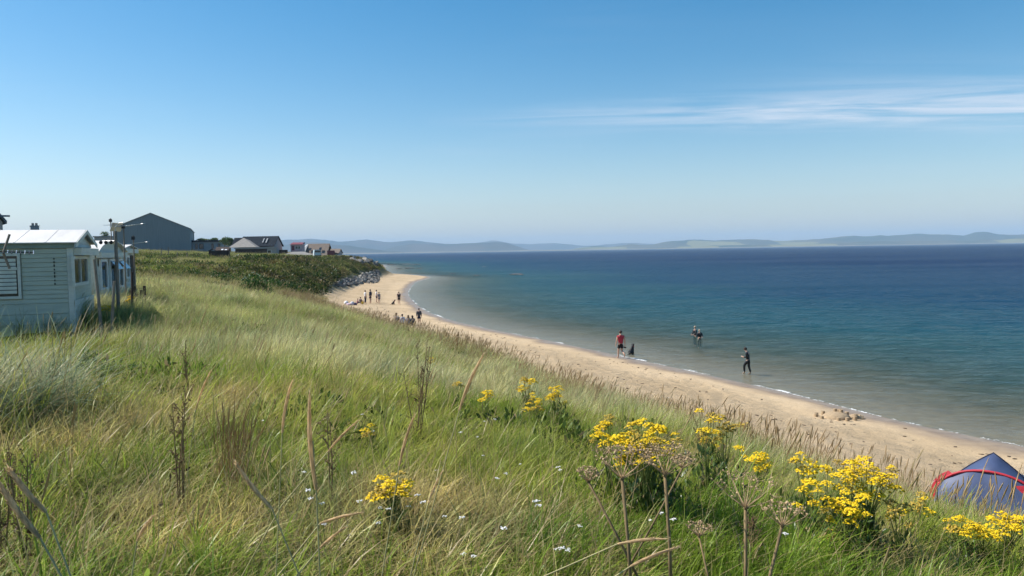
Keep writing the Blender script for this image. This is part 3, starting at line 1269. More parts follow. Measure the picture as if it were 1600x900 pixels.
# ---- marram further off
x, y, r = grid(34, 130, 1.9)
u = inland(x, y)
f = fbm(x / 6.0, y / 6.0, 97, 3)
m = (u > 12.7) & keep(x, y, 1.0) & (u < 90)
x, y, r, u, f = (k[m] for k in (x, y, r, u, f))
far_ = sstep(y, 46, 62)
idx = np.where((f - 0.25 * far_ > 0.40), 0, 4)
idx = np.where(idx == 0, RNG.integers(0, 4, len(x)), 4 + RNG.integers(0, 3, len(x)))
t = pal((f - 0.32) * 2.6, SAGE, (0.53, 0.50, 0.26))
br = (far_ * 0.75)[:, None]
t = t * (1 - br) + pal(fbm(x / 8, y / 8, 99, 2), (0.17, 0.22, 0.06), (0.34, 0.30, 0.12)) * br
t *= RNG.uniform(0.85, 1.15, (len(x), 1))
lay('distant_marram', x, y, C_FAR, idx, RNG.uniform(0.75, 1.05, len(x)) * (1 + 0.35 * (u < 16.5) * (y < 95)), t, 'pale marram grass in the middle distance along the dune crest', 'grass', spin=0.30, u=u)

# ---- brown seed stems along the seaward edge of the dune
x, y, r = grid(9, 90, 0.9)
u = inland(x, y)
f = fbm(x / 2.2, y / 2.2, 101, 3)
m = (u > 11.6) & (u < 16.5) & keep(x, y, 0.5) & (f > 0.39 + 0.08 * (u < 12.2))
x, y, r, u = (k[m] for k in (x, y, r, u))
t = pal(RNG.random(len(x)), (0.27, 0.24, 0.09), (0.34, 0.30, 0.14))
lay('dune_edge_stems', x, y, C_EDGE, RNG.integers(0, 5, len(x)), RNG.uniform(0.65, 1.2, len(x)), t, 'thin brown seeding stems along the edge of the dune above the sand', 'grass', u=u)

# ---- low broad-leaved weeds in the grass
x, y, r = grid(7.0, 40, 0.5)
u = inland(x, y)
f = fbm(x / 1.9, y / 1.9, 111, 3)
dark = np.exp(-(((x + 4.6) / 1.0) ** 2 + ((y - 8.6) / 1.2) ** 2)) * 0.5
m = (u > 14.5) & keep(x, y) & (f + dark > 0.665)
x, y, r, u = (k[m] for k in (x, y, r, u))
t = pal(RNG.random(len(x)), (0.05, 0.085, 0.02), (0.13, 0.17, 0.04))
lay('low_weeds', x, y, C_WEED, RNG.integers(0, 4, len(x)), RNG.uniform(0.6, 1.3, len(x)), t, 'dark broad leaved weeds growing in patches among the grass', 'weeds', u=u)

# ---- scrub on the bank below the houses
x, y, r = grid(48, 260, 1.25, az=36)
u = inland(x, y)
f = fbm(x / 7.0, y / 7.0, 121, 3)
lawn = (u > 26) & (y > 150) | (y > 200) & (u > 20)
rocks_ = (y > 108) & (u < 12.2)
m = (u > 13.5 - 1.4 * sstep(y, 95, 108)) & (y > 58 + 14 * (f - 0.5)) & ~lawn & ~rocks_ & (u < 100) & keep(x, y)
m &= (f > 0.41 + 0.12 * (y < 72)) | (u < 24) & (y > 88) & (f > 0.27)
x, y, r, u, f = (k[m] for k in (x, y, r, u, f))
f3 = fbm(x / 3.5, y / 5.0, 125, 3)
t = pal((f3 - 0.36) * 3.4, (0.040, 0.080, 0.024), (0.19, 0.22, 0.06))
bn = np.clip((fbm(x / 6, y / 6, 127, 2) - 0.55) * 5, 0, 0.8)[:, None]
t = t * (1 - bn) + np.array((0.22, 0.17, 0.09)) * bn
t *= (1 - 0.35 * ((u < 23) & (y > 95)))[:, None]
t *= RNG.uniform(0.7, 1.3, (len(x), 1))
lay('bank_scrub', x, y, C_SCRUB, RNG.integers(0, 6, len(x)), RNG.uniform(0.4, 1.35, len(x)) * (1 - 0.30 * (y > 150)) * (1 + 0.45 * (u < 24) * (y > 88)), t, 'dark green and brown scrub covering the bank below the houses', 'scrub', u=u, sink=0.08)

# ---- rough grass on the plateau by the houses
x, y, r = grid(110, 420, 3.0, az=38)
u = inland(x, y)
m = (u > 13) & (u < 170) & ~((y > 112) & (y < 168) & (u < 11))
x, y, r, u = (k[m] for k in (x, y, r, u))
t = pal(fbm(x / 9, y / 9, 131, 3), (0.20, 0.25, 0.06), (0.36, 0.33, 0.12)) * RNG.uniform(0.8, 1.2, (len(x), 1))
lay('bank_grass', x, y, C_FAR, 4 + RNG.integers(0, 3, len(x)), RNG.uniform(0.9, 1.2, len(x)), t, 'rough grass on the slope and lawn in front of the houses', 'grass', u=u)

# ---- the big pale tussock by the hut corner
n = 18
x = -4.55 + RNG.normal(0, 0.36, n)
y = 6.55 + RNG.normal(0, 0.45, n)
t = pal(RNG.random(n), (0.19, 0.26, 0.17), (0.36, 0.39, 0.27))
lay('marram_tussock', x, y, C_TUSS, RNG.integers(0, 3, n), RNG.uniform(0.9, 1.2, n), t, 'large pale bluish marram tussock in front of the hut', 'grass', spin=1.0, tilt=0.12)
# ================================================================== BUILDINGS
class Frame:
    """upright local axes at a spot: a to the right, b away from the path, c up"""

    def __init__(self, px, Y, base_z, extra=0.0):
        d = ray(px, hor(px))
        self.o = Vector((d.x * Y, Y, base_z))
        self.rz = -math.atan2(d.x, 1.0) + R(extra)
        self.M = Matrix.Rotation(self.rz, 3, 'Z')
        self.Mi = self.M.transposed()

    def _hit(self, px, py, ax, val):
        d = self.Mi @ ray(px, py)
        e = self.Mi @ (Vector((0, 0, EYE)) - self.o)
        t = (val - e[ax]) / d[ax]
        return e + d * t

    def p(self, px, py, b=0.0):
        return self._hit(px, py, 1, b)

    def pa(self, px, py, a=0.0):
        return self._hit(px, py, 0, a)


M_CLAD = mat('grey_cladding', (0.235, 0.265, 0.275), 0.7, 0.10, 0.5, stretch=(6, 1, 0.3))
M_CLADR = mat('grey_sheet_roof', (0.20, 0.22, 0.235), 0.5, 0.12, 0.4)
M_RENDER = mat('pale_render', (0.33, 0.32, 0.31), 0.85, 0.10, 1.2)
M_GREYR = mat('grey_render', (0.34, 0.35, 0.36), 0.85, 0.12, 1.2)
M_SLATE = mat('dark_slate', (0.026, 0.032, 0.040), 0.95, 0.22, 2.0, spec=0.05)
M_TILE = mat('weathered_tile', (0.25, 0.235, 0.215), 0.85, 0.16, 2.0, bump=0.2)
M_BTILE = mat('brown_tile', (0.19, 0.15, 0.12), 0.85, 0.18, 2.0, bump=0.2)
M_TIMBER = mat('dark_timber', (0.060, 0.042, 0.034), 0.85, 0.3, 4.0, bump=0.3)
M_WHITE = mat('white_paint', (0.72, 0.72, 0.70), 0.5, 0.08, 5.0)
M_RED = mat('red_paint', (0.20, 0.055, 0.065), 0.6, 0.15, 3.0)
M_PINK = mat('pink_render', (0.55, 0.40, 0.39), 0.8, 0.12, 2.0)
M_GLASS = mat('window_glass', (0.02, 0.028, 0.035), 0.08, 0.2, 2.0, spec=0.8)
M_HUT = mat('pale_green_boards', (0.46, 0.49, 0.405), 0.6, 0.13, 3.5, stretch=(0.4, 0.4, 4), bump=0.15)
M_HUTW = mat('chalky_white_boards', (0.62, 0.62, 0.55), 0.6, 0.10, 3.5, stretch=(0.4, 0.4, 4))
M_FASC = mat('grey_green_fascia', (0.24, 0.31, 0.29), 0.6, 0.15, 3.0)
M_ROOFW = mat('weathered_white_roof', (0.62, 0.60, 0.57), 0.65, 0.12, 1.6, stretch=(1.5, 0.3, 0.3))
M_POST = mat('grey_driftwood', (0.21, 0.18, 0.15), 0.9, 0.3, 6.0, bump=0.3, stretch=(4, 4, 0.5))
M_ALU = mat('dull_aluminium', (0.55, 0.56, 0.57), 0.38, 0.1, 8, metal=0.8)
M_BLACK = mat('black_plastic', (0.02, 0.02, 0.022), 0.5, 0.2, 8)
M_BLIND = mat('blind_slat', (0.60, 0.62, 0.55), 0.6, 0.1, 6)
M_STONEW = mat('white_stone', (0.62, 0.60, 0.55), 0.85, 0.15, 3, bump=0.4)


def gable_roof(fr, parent, a0, a1, b0, b1, ce, cr, over, mt, name='roof', thick=0.18, ridge_along='a'):
    """two-slope roof as one solid shell"""
    mb = MB()
    if ridge_along == 'a':
        bm = (b0 + b1) / 2
        s = (cr - ce) / (bm - b0)
        e = ce - over * s
        pts = [(a0 - over, b0 - over, e), (a0 - over, bm, cr), (a0 - over, b1 + over, e), (a0 - over, b1 + over, e + thick), (a0 - over, bm, cr + thick), (a0 - over, b0 - over, e + thick)]
        mb.prism(pts, (a1 - a0 + 2 * over, 0, 0))
    else:
        am = (a0 + a1) / 2
        s = (cr - ce) / (am - a0)
        e = ce - over * s
        pts = [(a0 - over, b0 - over, e), (am, b0 - over, cr), (a1 + over, b0 - over, e), (a1 + over, b0 - over, e + thick), (am, b0 - over, cr + thick), (a0 - over, b0 - over, e + thick)]
        mb.prism(pts, (0, b1 - b0 + 2 * over, 0))
    return mb.build(name, mt, parent)


def window(parent, a0, a1, c0, c1, b, fmat, name='window', out=-1, axis='b', bars=0, depth=0.06):
    """framed pane set on a wall; out = side the wall faces along its axis"""
    t = min(a1 - a0, c1 - c0) * 0.10

    def bx(mb, u0, u1, v0, v1, d0, d1):
        lo, hi = sorted((b + out * d0, b + out * d1))
        if axis == 'b':
            mb.box(u0, u1, lo, hi, v0, v1)
        else:
            mb.box(lo, hi, u0, u1, v0, v1)
    f = MB()
    bx(f, a0, a0 + t, c0, c1, 0.0, depth)
    bx(f, a1 - t, a1, c0, c1, 0.0, depth)
    bx(f, a0 + t, a1 - t, c0, c0 + t, 0.0, depth)
    bx(f, a0 + t, a1 - t, c1 - t, c1, 0.0, depth)
    for k in range(bars):
        m_ = a0 + (a1 - a0) * (k + 1) / (bars + 1)
        bx(f, m_ - t * 0.4, m_ + t * 0.4, c0 + t, c1 - t, 0.0, depth * 0.9)
    w = f.build(name, fmat, parent)
    g = MB()
    bx(g, a0 + t, a1 - t, c0 + t, c1 - t, 0.004, depth * 0.4)
    g.build('pane', M_GLASS, w)
    return w


# ---- big grey shed
fr = Frame(237, 280, 0, -4.1)
zb = PX(250, 396, 280).z
fr.o.z = zb
t = empty('warehouse', fr.o, fr.rz, 'large plain grey metal shed with a low gabled end above the scrub', 'shed')
pk, er, el = fr.p(235, 333.5), fr.p(297, 357.5), fr.p(176, 356.5)
MB().prism([(el.x, 0, -3), (er.x, 0, -3), (er.x, 0, er.z), (pk.x, 0, pk.z), (el.x, 0, el.z)], (0, 0.3, 0)).build('gable_wall', M_CLAD, t)
MB().box(er.x - 0.3, er.x, 0.3, 55, -3, er.z).build('side_wall', M_CLAD, t)
MB().box(el.x, el.x + 0.3, 0.3, 55, -3, el.z).build('side_wall', M_CLAD, t)
MB().prism([(pk.x, -0.25, pk.z + 0.05), (er.x + 0.3, -0.25, er.z - 0.1), (er.x + 0.3, -0.25, er.z + 0.12), (pk.x, -0.25, pk.z + 0.28)], (0, 55.5, 0)).build('roof_slope', M_CLADR, t)
MB().prism([(pk.x, -0.25, pk.z + 0.05), (pk.x, -0.25, pk.z + 0.28), (el.x - 0.3, -0.25, el.z + 0.12), (el.x - 0.3, -0.25, el.z - 0.1)], (0, 55.5, 0)).build('roof_slope', M_CLADR, t)
nb = 30
rib = MB()
for k in range(nb):
    a = el.x + (er.x - el.x) * (k + 0.5) / nb
    top = el.z + (pk.z - el.z) * (a - el.x) / (pk.x - el.x) if a < pk.x else pk.z + (er.z - pk.z) * (a - pk.x) / (er.x - pk.x)
    rib.box(a - 0.06, a + 0.06, -0.07, -0.003, -2.9, top - 0.12)
tag(rib.build('cladding_ribs', M_CLAD, t), kind='stuff')
# lower wing on its left
fr = Frame(162, 290, zb, -3)
t = empty('shed_wing', fr.o, fr.rz, 'low flat grey building joined to the left end of the large shed', 'building')
l_, r_ = fr.p(147, 369), fr.p(180, 369)
MB().box(l_.x, r_.x, 0, 14, -3, l_.z - 0.4).build('wall', M_GREYR, t)
MB().box(l_.x - 0.4, r_.x + 0.4, -0.4, 14.4, l_.z - 0.397, l_.z).build('roof', M_CLADR, t)

# ---- flat-roofed block right of the shed
fr = Frame(330, 300, PX(330, 396, 300).z, 0)
t = empty('flat_roofed_building', fr.o, fr.rz, 'long flat roofed pale building between the large shed and the dark roofed house', 'building')
l_, r_ = fr.p(301, 376), fr.p(359, 377)
MB().box(l_.x, r_.x, 0, 10, -2, l_.z - 0.5).build('wall', M_GREYR, t)
MB().box(l_.x - 0.3, r_.x + 0.3, -0.5, 10.4, l_.z - 0.497, l_.z + 0.1).build('roof', M_SLATE, t)
for x0, x1 in ((305, 309), (311, 318), (330, 334), (340, 344)):
    window(t, fr.p(x0, 380).x, fr.p(x1, 380).x, fr.p(x0, 389).z, fr.p(x0, 380.5).z, 0, M_SLATE)

# ---- house with the dark roof
fr = Frame(400, 230, PX(400, 399, 230).z, -20)
t = empty('dark_roofed_house', fr.o, fr.rz, 'house with a steep dark slate roof, two roof windows and a pale hipped front roof', 'house')
A, B_ = fr.p(381, 370.5, 4), fr.p(434.5, 368.6, 4)
ev = fr.p(415, 384.2, 0)
gable_roof(fr, t, A.x, B_.x, 0, 8, ev.z, B_.z - 0.2, 0.25, M_SLATE, 'main_roof')
MB().prism([(B_.x - 0.05, 0.3, ev.z), (B_.x - 0.05, 4, B_.z - 0.45), (B_.x - 0.05, 7.7, ev.z)], (-0.3, 0, 0)).build('gable', M_RENDER, t)
MB().box(A.x + 0.3, B_.x - 0.05, 0.3, 7.7, -2, ev.z - 0.003).build('wall', M_RENDER, t)
for x0, x1 in ((410.3, 414.5), (415.3, 419.8)):
    p0, p1 = fr.p(x0, 379.5, 1.2), fr.p(x1, 373.5, 2.8)
    mb = MB().prism([(p0.x, 1.0, p0.z), (p1.x, 1.0, p0.z), (p1.x, 2.6, p1.z + 0.1), (p0.x, 2.6, p1.z + 0.1)], (0, -0.22, 0.12))
    mb.build('roof_window', M_GREYR, t)
hp = fr.p(380.5, 371.5, 1.0)
h0, h1 = fr.p(357, 386.8, -3.2), fr.p(401, 386.2, -3.2)
b0, b1 = -3.2, 5.5
mb = MB()
c0, c1, c2, c3 = (h0.x, b0, h0.z), (h1.x, b0, h0.z), (h1.x, b1, h0.z), (h0.x, b1, h0.z)
ap = (hp.x, 1.0, hp.z)
mb.v = [c0, c1, c2, c3, ap]
mb.f = [(0, 1, 4), (1, 2, 4), (2, 3, 4), (3, 0, 4), (3, 2, 1, 0)]
mb.build('hipped_roof', M_TILE, t)
f0, f1 = fr.p(366, 387, -2.9), fr.p(432, 386.5, -2.9)
MB().box(f0.x, f1.x, -2.95, -2.6, f0.z - 0.42, f0.z - 0.02).build('fascia', M_RENDER, t)
MB().box(f0.x + 0.2, fr.p(417, 390, -2.7).x, -2.7, 0.25, -2.4, f0.z - 0.423).build('timber_front', M_TIMBER, t)
MB().box(fr.p(417.2, 390, -2.5).x, f1.x - 0.1, -2.5, 0.25, -2.4, f0.z - 0.423).build('front_wall', M_RENDER, t)
window(t, fr.p(418, 390, -2.5).x, fr.p(424, 390, -2.5).x, fr.p(420, 396, -2.5).z, fr.p(420, 390.5, -2.5).z, -2.5, M_WHITE)
MB().box(f1.x, fr.p(449, 390, 0).x, -0.5, 0.2, -2, fr.p(440, 390.5, 0).z).build('terrace_fence', M_TIMBER, t)
r0, r1 = fr.p(367, 371.5, 9), fr.p(382, 371.3, 9)
gable_roof(fr, t, r0.x, r1.x, 6, 12, ev.z, r0.z - 0.2, 0.1, M_SLATE, 'rear_roof')

# ---- low roof in front of the pink house
fr = Frame(465, 205, PX(465, 402, 205).z, 0)
t = empty('low_roofed_outbuilding', fr.o, fr.rz, 'low outbuilding with a wide grey brown hipped roof at the top of the bank', 'building')
l_, r_, a_, b_ = fr.p(440, 401, 0), fr.p(491, 398, 0), fr.p(457, 393.3, 3), fr.p(474, 392.5, 3)
mb = MB()
ez = r_.z
mb.v = [(l_.x, 0, ez), (r_.x, 0, ez), (r_.x, 6, ez), (l_.x, 6, ez), (a_.x, 3, a_.z), (b_.x, 3, a_.z)]
mb.f = [(0, 1, 5, 4), (1, 2, 5), (2, 3, 4, 5), (3, 0, 4), (3, 2, 1, 0)]
mb.build('roof', M_TILE, t)
MB().box(l_.x + 0.5, r_.x - 0.4, 0.4, 5.6, -2, ez - 0.004).build('wall', M_GREYR, t)
window(t, fr.p(477, 400).x, fr.p(483, 400).x, ez - 0.75, ez - 0.1, 0.4, M_WHITE)

# ---- pink house with red roof
fr = Frame(463, 235, PX(463, 401, 235).z, -8)
t = empty('pink_house', fr.o, fr.rz, 'small pink house with a red roof and a wide dark window', 'house')
l_, r_, tp = fr.p(454, 382), fr.p(472, 382), fr.p(462, 378.6)
MB().box(l_.x, r_.x, 0, 6, -2, l_.z).build('wall', M_PINK, t)
MB().prism([(l_.x - 0.3, -0.4, l_.z), (r_.x + 0.3, -0.4, l_.z), (r_.x + 0.1, 2.5, tp.z), (l_.x + 0.3, 2.5, tp.z)], (0, 4.0, 0.05)).build('roof', M_RED, t)
window(t, fr.p(461, 388).x, fr.p(470, 388).x, fr.p(462, 389.5).z, fr.p(462, 384.3).z, 0, M_WHITE, bars=1)
MB().box(fr.p(456, 388).x, fr.p(460, 388).x, -0.06, -0.004, fr.p(456, 391).z, fr.p(456, 384).z).build('red_door', M_RED, t)
MB().box(l_.x + 0.8, r_.x + 0.4, -1.3, -0.004, -1.9, fr.p(462, 393).z).build('red_porch', M_RED, t)

# ---- brown-roofed house at the end
fr = Frame(497, 245, PX(497, 403, 245).z, -14)
t = empty('brown_roofed_house', fr.o, fr.rz, 'house with a broad brown tiled roof and a pale hipped left end', 'house')
A, B_, ev = fr.p(482, 380.8, 4), fr.p(514, 380.6, 4), fr.p(500, 399, 0)
gable_roof(fr, t, A.x, B_.x, 0, 8, ev.z, B_.z - 0.15, 0.3, M_BTILE, 'roof')
MB().box(A.x + 0.2, B_.x - 0.2, 0.3, 7.7, -2, ev.z).build('wall', M_RENDER, t)
MB().prism([(B_.x - 0.1, 0.4, ev.z), (B_.x - 0.1, 4, B_.z - 0.5), (B_.x - 0.1, 7.6, ev.z)], (-0.3, 0, 0)).build('gable', M_TIMBER, t)
l_ = fr.p(470, 391, 0)
mb = MB()
mb.v = [(l_.x, -0.4, l_.z), (A.x, -0.4, ev.z + 1.2), (A.x, 4, A.z - 0.1), (l_.x + 0.8, 4, A.z - 0.3), (l_.x, 8, l_.z), (A.x, 8, l_.z)]
mb.f = [(0, 1, 2, 3), (0, 3, 4), (3, 2, 5, 4)]
mb.build('hipped_end', mat('pale_sheet_roof', (0.50, 0.49, 0.47), 0.7, 0.1, 1.0), t)
for x0, x1, y0, y1 in ((483, 486.5, 388, 391.5), (499, 502.5, 387, 390.5)):
    p0, p1 = fr.p(x0, y1, 1.2), fr.p(x1, y0, 1.2)
    MB().prism([(p0.x, 0.9, p0.z), (p1.x, 0.9, p0.z), (p1.x, 1.7, p1.z), (p0.x, 1.7, p1.z)], (0, -0.2, 0.1)).build('roof_window', M_GLASS, t)
fr2 = Frame(524, 238, PX(524, 404, 238).z, -14)
t = empty('end_cottage', fr2.o, fr2.rz, 'last small cottage at the seaward end with a brownish roof and maroon side', 'house')
l_, r_, tp = fr2.p(515, 396), fr2.p(529, 396), fr2.p(520, 389.6, 2.5)
gable_roof(fr2, t, l_.x, r_.x, 0, 5, l_.z, tp.z, 0.2, M_BTILE, 'roof')
MB().box(l_.x + 0.1, r_.x - 0.1, 0.2, 4.8, -2, l_.z - 0.003).build('wall', M_GREYR, t)
MB().box(l_.x - 0.6, fr2.p(523, 396).x, -0.6, 0.19, fr2.p(520, 399).z, l_.z + 0.9).build('maroon_panel', M_RED, t)
MB().prism([(r_.x - 0.05, 0.3, l_.z), (r_.x - 0.05, 2.5, tp.z - 0.1), (r_.x - 0.05, 4.7, l_.z)], (-0.2, 0, 0)).build('gable', M_GREYR, t)

# ---- white van parked by the houses
fr = Frame(496.5, 200, PX(496, 402.5, 200).z, 4)
t = empty('parked_van', fr.o, fr.rz, 'pale blue white van parked between the outbuilding and the brown roofed house', 'van')
w, h = 0.92, 2.05
M_VAN = mat('van_paint', (0.50, 0.60, 0.64), 0.35, 0.05, 3)
mb = MB().prism([(-w, 0, 0.35), (w, 0, 0.35), (w, 0, 1.25), (w * 0.86, 0, h), (-w * 0.86, 0, h), (-w, 0, 1.25)], (0, 4.6, 0))
mb.build('body', M_VAN, t)
MB().box(-w * 0.82, w * 0.82, -0.02, -0.003, 1.35, 1.85).build('rear_window', M_GLASS, t)
MB().box(-w * 0.95, w * 0.95, -0.12, -0.003, 0.40, 0.62).build('bumper', M_BLACK, t)
for sx_ in (-1, 1):
    MB().box(sx_ * w * 0.9 - 0.06, sx_ * w * 0.9 + 0.06, -0.03, -0.003, 0.75, 1.2).build('tail_light', M_RED, t)
    for yy in (0.8, 3.7):
        MB().tube([(sx_ * (w - 0.2), yy, 0.33), (sx_ * (w + 0.01), yy, 0.33)], 0.33, 14).build('wheel', M_BLACK, t)

# ---- dark timber shed with two skylights, on the bank
fr = Frame(341, 135, PX(341, 401.5, 135).z, -6)
t = empty('timber_shed', fr.o, fr.rz, 'low dark timber shed with two shiny skylights standing in the scrub', 'shed')
l_, r_ = fr.p(326, 392), fr.p(357, 392)
MB().box(l_.x, r_.x, 0, 2.6, -1.5, l_.z).build('wall', M_TIMBER, t)
mid_ = fr.p(337, 392)
gable_roof(fr, t, l_.x, mid_.x, 0, 2.6, l_.z, fr.p(331, 389.3, 1.3).z, 0.05, M_TIMBER, 'roof', 0.08, 'b')
gable_roof(fr, t, mid_.x, r_.x, 0, 2.6, l_.z, fr.p(345, 386.5, 1.3).z, 0.05, M_TIMBER, 'roof', 0.08, 'a')
M_SKYL = mat('shiny_skylight', (0.85, 0.87, 0.88), 0.12, 0.03, 5, spec=0.9)
for x0, x1 in ((345.5, 349), (351, 355)):
    p0, p1 = fr.p(x0, 391, 0.2), fr.p(x1, 389.2, 0.7)
    MB().prism([(p0.x, 0.1, p0.z), (p1.x, 0.1, p0.z), (p1.x + 0.08, 0.75, p1.z + 0.06), (p0.x + 0.08, 0.75, p1.z + 0.06)], (0, -0.05, 0.05)).build('skylight', M_SKYL, t)
nb = 14
for k in range(nb):
    a = l_.x + (r_.x - l_.x) * (k + 0.5) / nb
    MB().box(a - 0.10, a + 0.10, -0.03, -0.002, -0.6, l_.z - 0.03).build('wall_board', M_TIMBER, t)

# ---- cottages behind the hut, only their tops show
fr = Frame(40, 62, 6.0, 4)
t = empty('cottage', fr.o, fr.rz, 'cottage behind the green hut, only its roof ridge and chimney showing', 'house')
rd = fr.p(20, 361.5, 3)
gable_roof(fr, t, -6.5, 1.2, 0, 6, rd.z - 1.6, rd.z - 0.15, 0.2, M_SLATE, 'roof')
MB().box(-6.4, 1.1, 0.1, 5.9, -2, rd.z - 1.62).build('wall', M_GREYR, t)
c0, c1 = fr.p(47.5, 361, 3), fr.p(60.5, 352, 3)
ch = MB().box(c0.x, c1.x, 2.7, 3.3, rd.z - 1.0, fr.p(50, 353.5, 3).z).box(c0.x - 0.05, c1.x + 0.05, 2.65, 3.35, fr.p(50, 353.5, 3).z + 0.002, fr.p(50, 352.6, 3).z).build('chimney', M_GREYR, t)
for q in (0.3, 0.72):
    a = c0.x + (c1.x - c0.x) * q
    MB().tube([(a, 3, fr.p(50, 353, 3).z), (a, 3, fr.p(50, 348.5, 3).z)], [0.11, 0.09], 8).build('chimney_pot', M_TILE, ch)
fr = Frame(4, 56, 6.0, 6)
t = empty('dormer_house', fr.o, fr.rz, 'house at the far left edge with a blue grey gable and jutting eave', 'house')
e0, ep, wl_ = fr.p(9, 349, 0), fr.p(-22, 315, 0), fr.p(4, 350, 0)
MB().prism([(wl_.x, 0, -2), (wl_.x, 0, e0.z + 0.1), (ep.x, 0, ep.z - 0.2), (2 * ep.x - wl_.x, 0, e0.z + 0.1), (2 * ep.x - wl_.x, 0, -2)], (0, 7, 0)).build('wall', M_GREYR, t)
M_BLUEP = mat('blue_grey_paint', (0.10, 0.15, 0.22), 0.6, 0.12, 2)
gable_roof(fr, t, 2 * ep.x - wl_.x, wl_.x, 0, 7, e0.z + 0.3, ep.z, 0.25, M_BLUEP, 'roof', 0.22, 'b')
j0 = fr.p(8, 337.5, -0.5)
MB().box(j0.x - 0.5, fr.p(15, 337.5, -0.5).x, -0.7, -0.4, j0.z - 0.06, j0.z + 0.06).build('gutter_end', M_BLUEP, t)

# ---- pale green hut (static caravan) in the dune grass
HUT = Frame(112, 18.0, 5.0, -8.8)
fr = HUT
hz_e = fr.p(100, 379, 0).z            # eave
hz_r = fr.pa(128, 360.5, 0).z         # ridge
t = empty('beach_hut', fr.o, fr.rz, 'pale green boarded hut with a white roof in the dune grass', 'hut')
LEN, WID = 7.0, 3.0
MB().box(-LEN, -0.02, 0.02, WID - 0.02, -0.6, hz_e - 0.02).build('frame_box', M_HUT, t)
# weatherboards on the long side
wx0, wx1 = fr.p(-14, 430, 0).x, fr.p(33, 430, 0).x
wz0, wz1 = fr.p(20, 467, 0).z, fr.p(20, 396, 0).z
c = 0.02
k = 0
while c < hz_e - 0.16:
    hgt = 0.245 if c < 0.62 else 0.105
    top = min(c + hgt, hz_e - 0.13)

    def brd(a0, a1):
        mb = MB()
        mb.prism([(a0, 0.018, c), (a0, -0.016, c + 0.004), (a0, -0.004, top - 0.004), (a0, 0.018, top - 0.004)], (a1 - a0, 0, 0))
        mb.build('board', M_HUT, t)
    if top > wz0 and c < wz1:
        brd(-LEN, wx0 - 0.02)
        brd(wx1 + 0.02, -0.10)
    else:
        brd(-LEN, -0.10)
    c = top
    k += 1
MB().box(-0.095, 0.03, -0.022, 0.10, 0.0, hz_e - 0.12).build('corner_trim', M_HUTW, t)
for q in range(8):
    cc = fr.p(98, 404 + q * 5.6, 0).z
    MB().box(-0.36 - 0.012, -0.36 + 0.012, -0.026, -0.0165, cc - 0.02, cc + 0.016 + 0.01 * (q % 3)).build('screw_mark', M_BLACK, t)
MB().box(-LEN, 0.06, -0.05, 0.016, hz_e - 0.125, hz_e).build('fascia', M_FASC, t)
# roof in sheets on both slopes
sw = 0.62
nsh = int((LEN + 0.12) / sw)
for q in range(nsh):
    a1 = 0.12 - q * sw
    a0 = a1 - sw + 0.002
    for s_, b0, b1 in ((0, -0.14, WID / 2), (1, WID + 0.14, WID / 2)):
        mb = MB()
        mb.prism([(a0, b0, hz_e - 0.015), (a1, b0, hz_e - 0.015), (a1, b1, hz_r), (a0, b1, hz_r)], (0, 0, 0.022))
        mb.build('roof_sheet', M_ROOFW, t)
        MB().prism([(a0 - 0.02, b0, hz_e + 0.008), (a0 + 0.008, b0, hz_e + 0.008), (a0 + 0.008, b1, hz_r + 0.024), (a0 - 0.02, b1, hz_r + 0.024)], (0, 0, 0.005)).build('roof_seam', M_ROOFW, t)
# gable end towards the sea: boards, barge boards, window, skirt
gb = MB()
gb.prism([(-0.01, 0.05, hz_e - 0.12), (-0.01, WID / 2, hz_r - 0.03), (-0.01, WID - 0.05, hz_e - 0.12)], (0.015, 0, 0))
gb.build('gable_panel', M_HUTW, t)
for q in range(4):
    c0_ = hz_e - 0.10 + q * 0.085
    hw = (WID / 2) * (1 - max(0, c0_ + 0.08 - hz_e) / (hz_r - hz_e)) - 0.1
    if hw > 0.1:
        MB().prism([(0.006, WID / 2 - hw, c0_), (0.03, WID / 2 - hw, c0_), (0.012, WID / 2 - hw, c0_ + 0.08), (0.006, WID / 2 - hw, c0_ + 0.08)], (0, 2 * hw, 0)).build('gable_board', M_HUTW, t)
for s_, b0 in ((0, -0.14), (1, WID + 0.14)):
    MB().prism([(0.125, b0, hz_e - 0.10), (0.125, b0, hz_e + 0.0), (0.125, WID / 2, hz_r + 0.015), (0.125, WID / 2, hz_r - 0.085)], (0.02, 0, 0)).build('barge_board', M_HUTW, t)
MB().box(0.004, 0.20, 0.1, WID - 0.1, hz_e - 0.30, hz_e - 0.125).build('awning_rail', M_HUTW, t)
g0, g1 = fr.pa(114, 448, 0.02), fr.pa(134, 400, 0.02)
window(t, g0.y, g1.y, g0.z, g1.z, 0.004, M_HUTW, out=1, axis='a', bars=1)
for q in range(6):
    MB().box(0.004, 0.028, 0.1, WID, 0.02 + q * 0.13, 0.02 + q * 0.13 + 0.122).build('end_board', M_HUTW, t)
# window with blinds on the long side
wd = window(t, wx0, wx1, wz0, wz1, -0.004, M_HUTW, depth=0.05)
mz = fr.p(20, 420, 0).z
MB().box(wx0 + 0.07, wx1 - 0.07, -0.05, -0.03, mz - 0.03, mz + 0.03).build('transom', M_HUTW, wd)
for q in range(9):
    zz = wz0 + 0.12 + q * (wz1 - wz0 - 0.22) / 9
    MB().box(wx0 + 0.09, wx1 - 0.09, -0.034, -0.026, zz, zz + 0.8 * (wz1 - wz0 - 0.22) / 9).build('blind_slat', M_BLIND, wd)

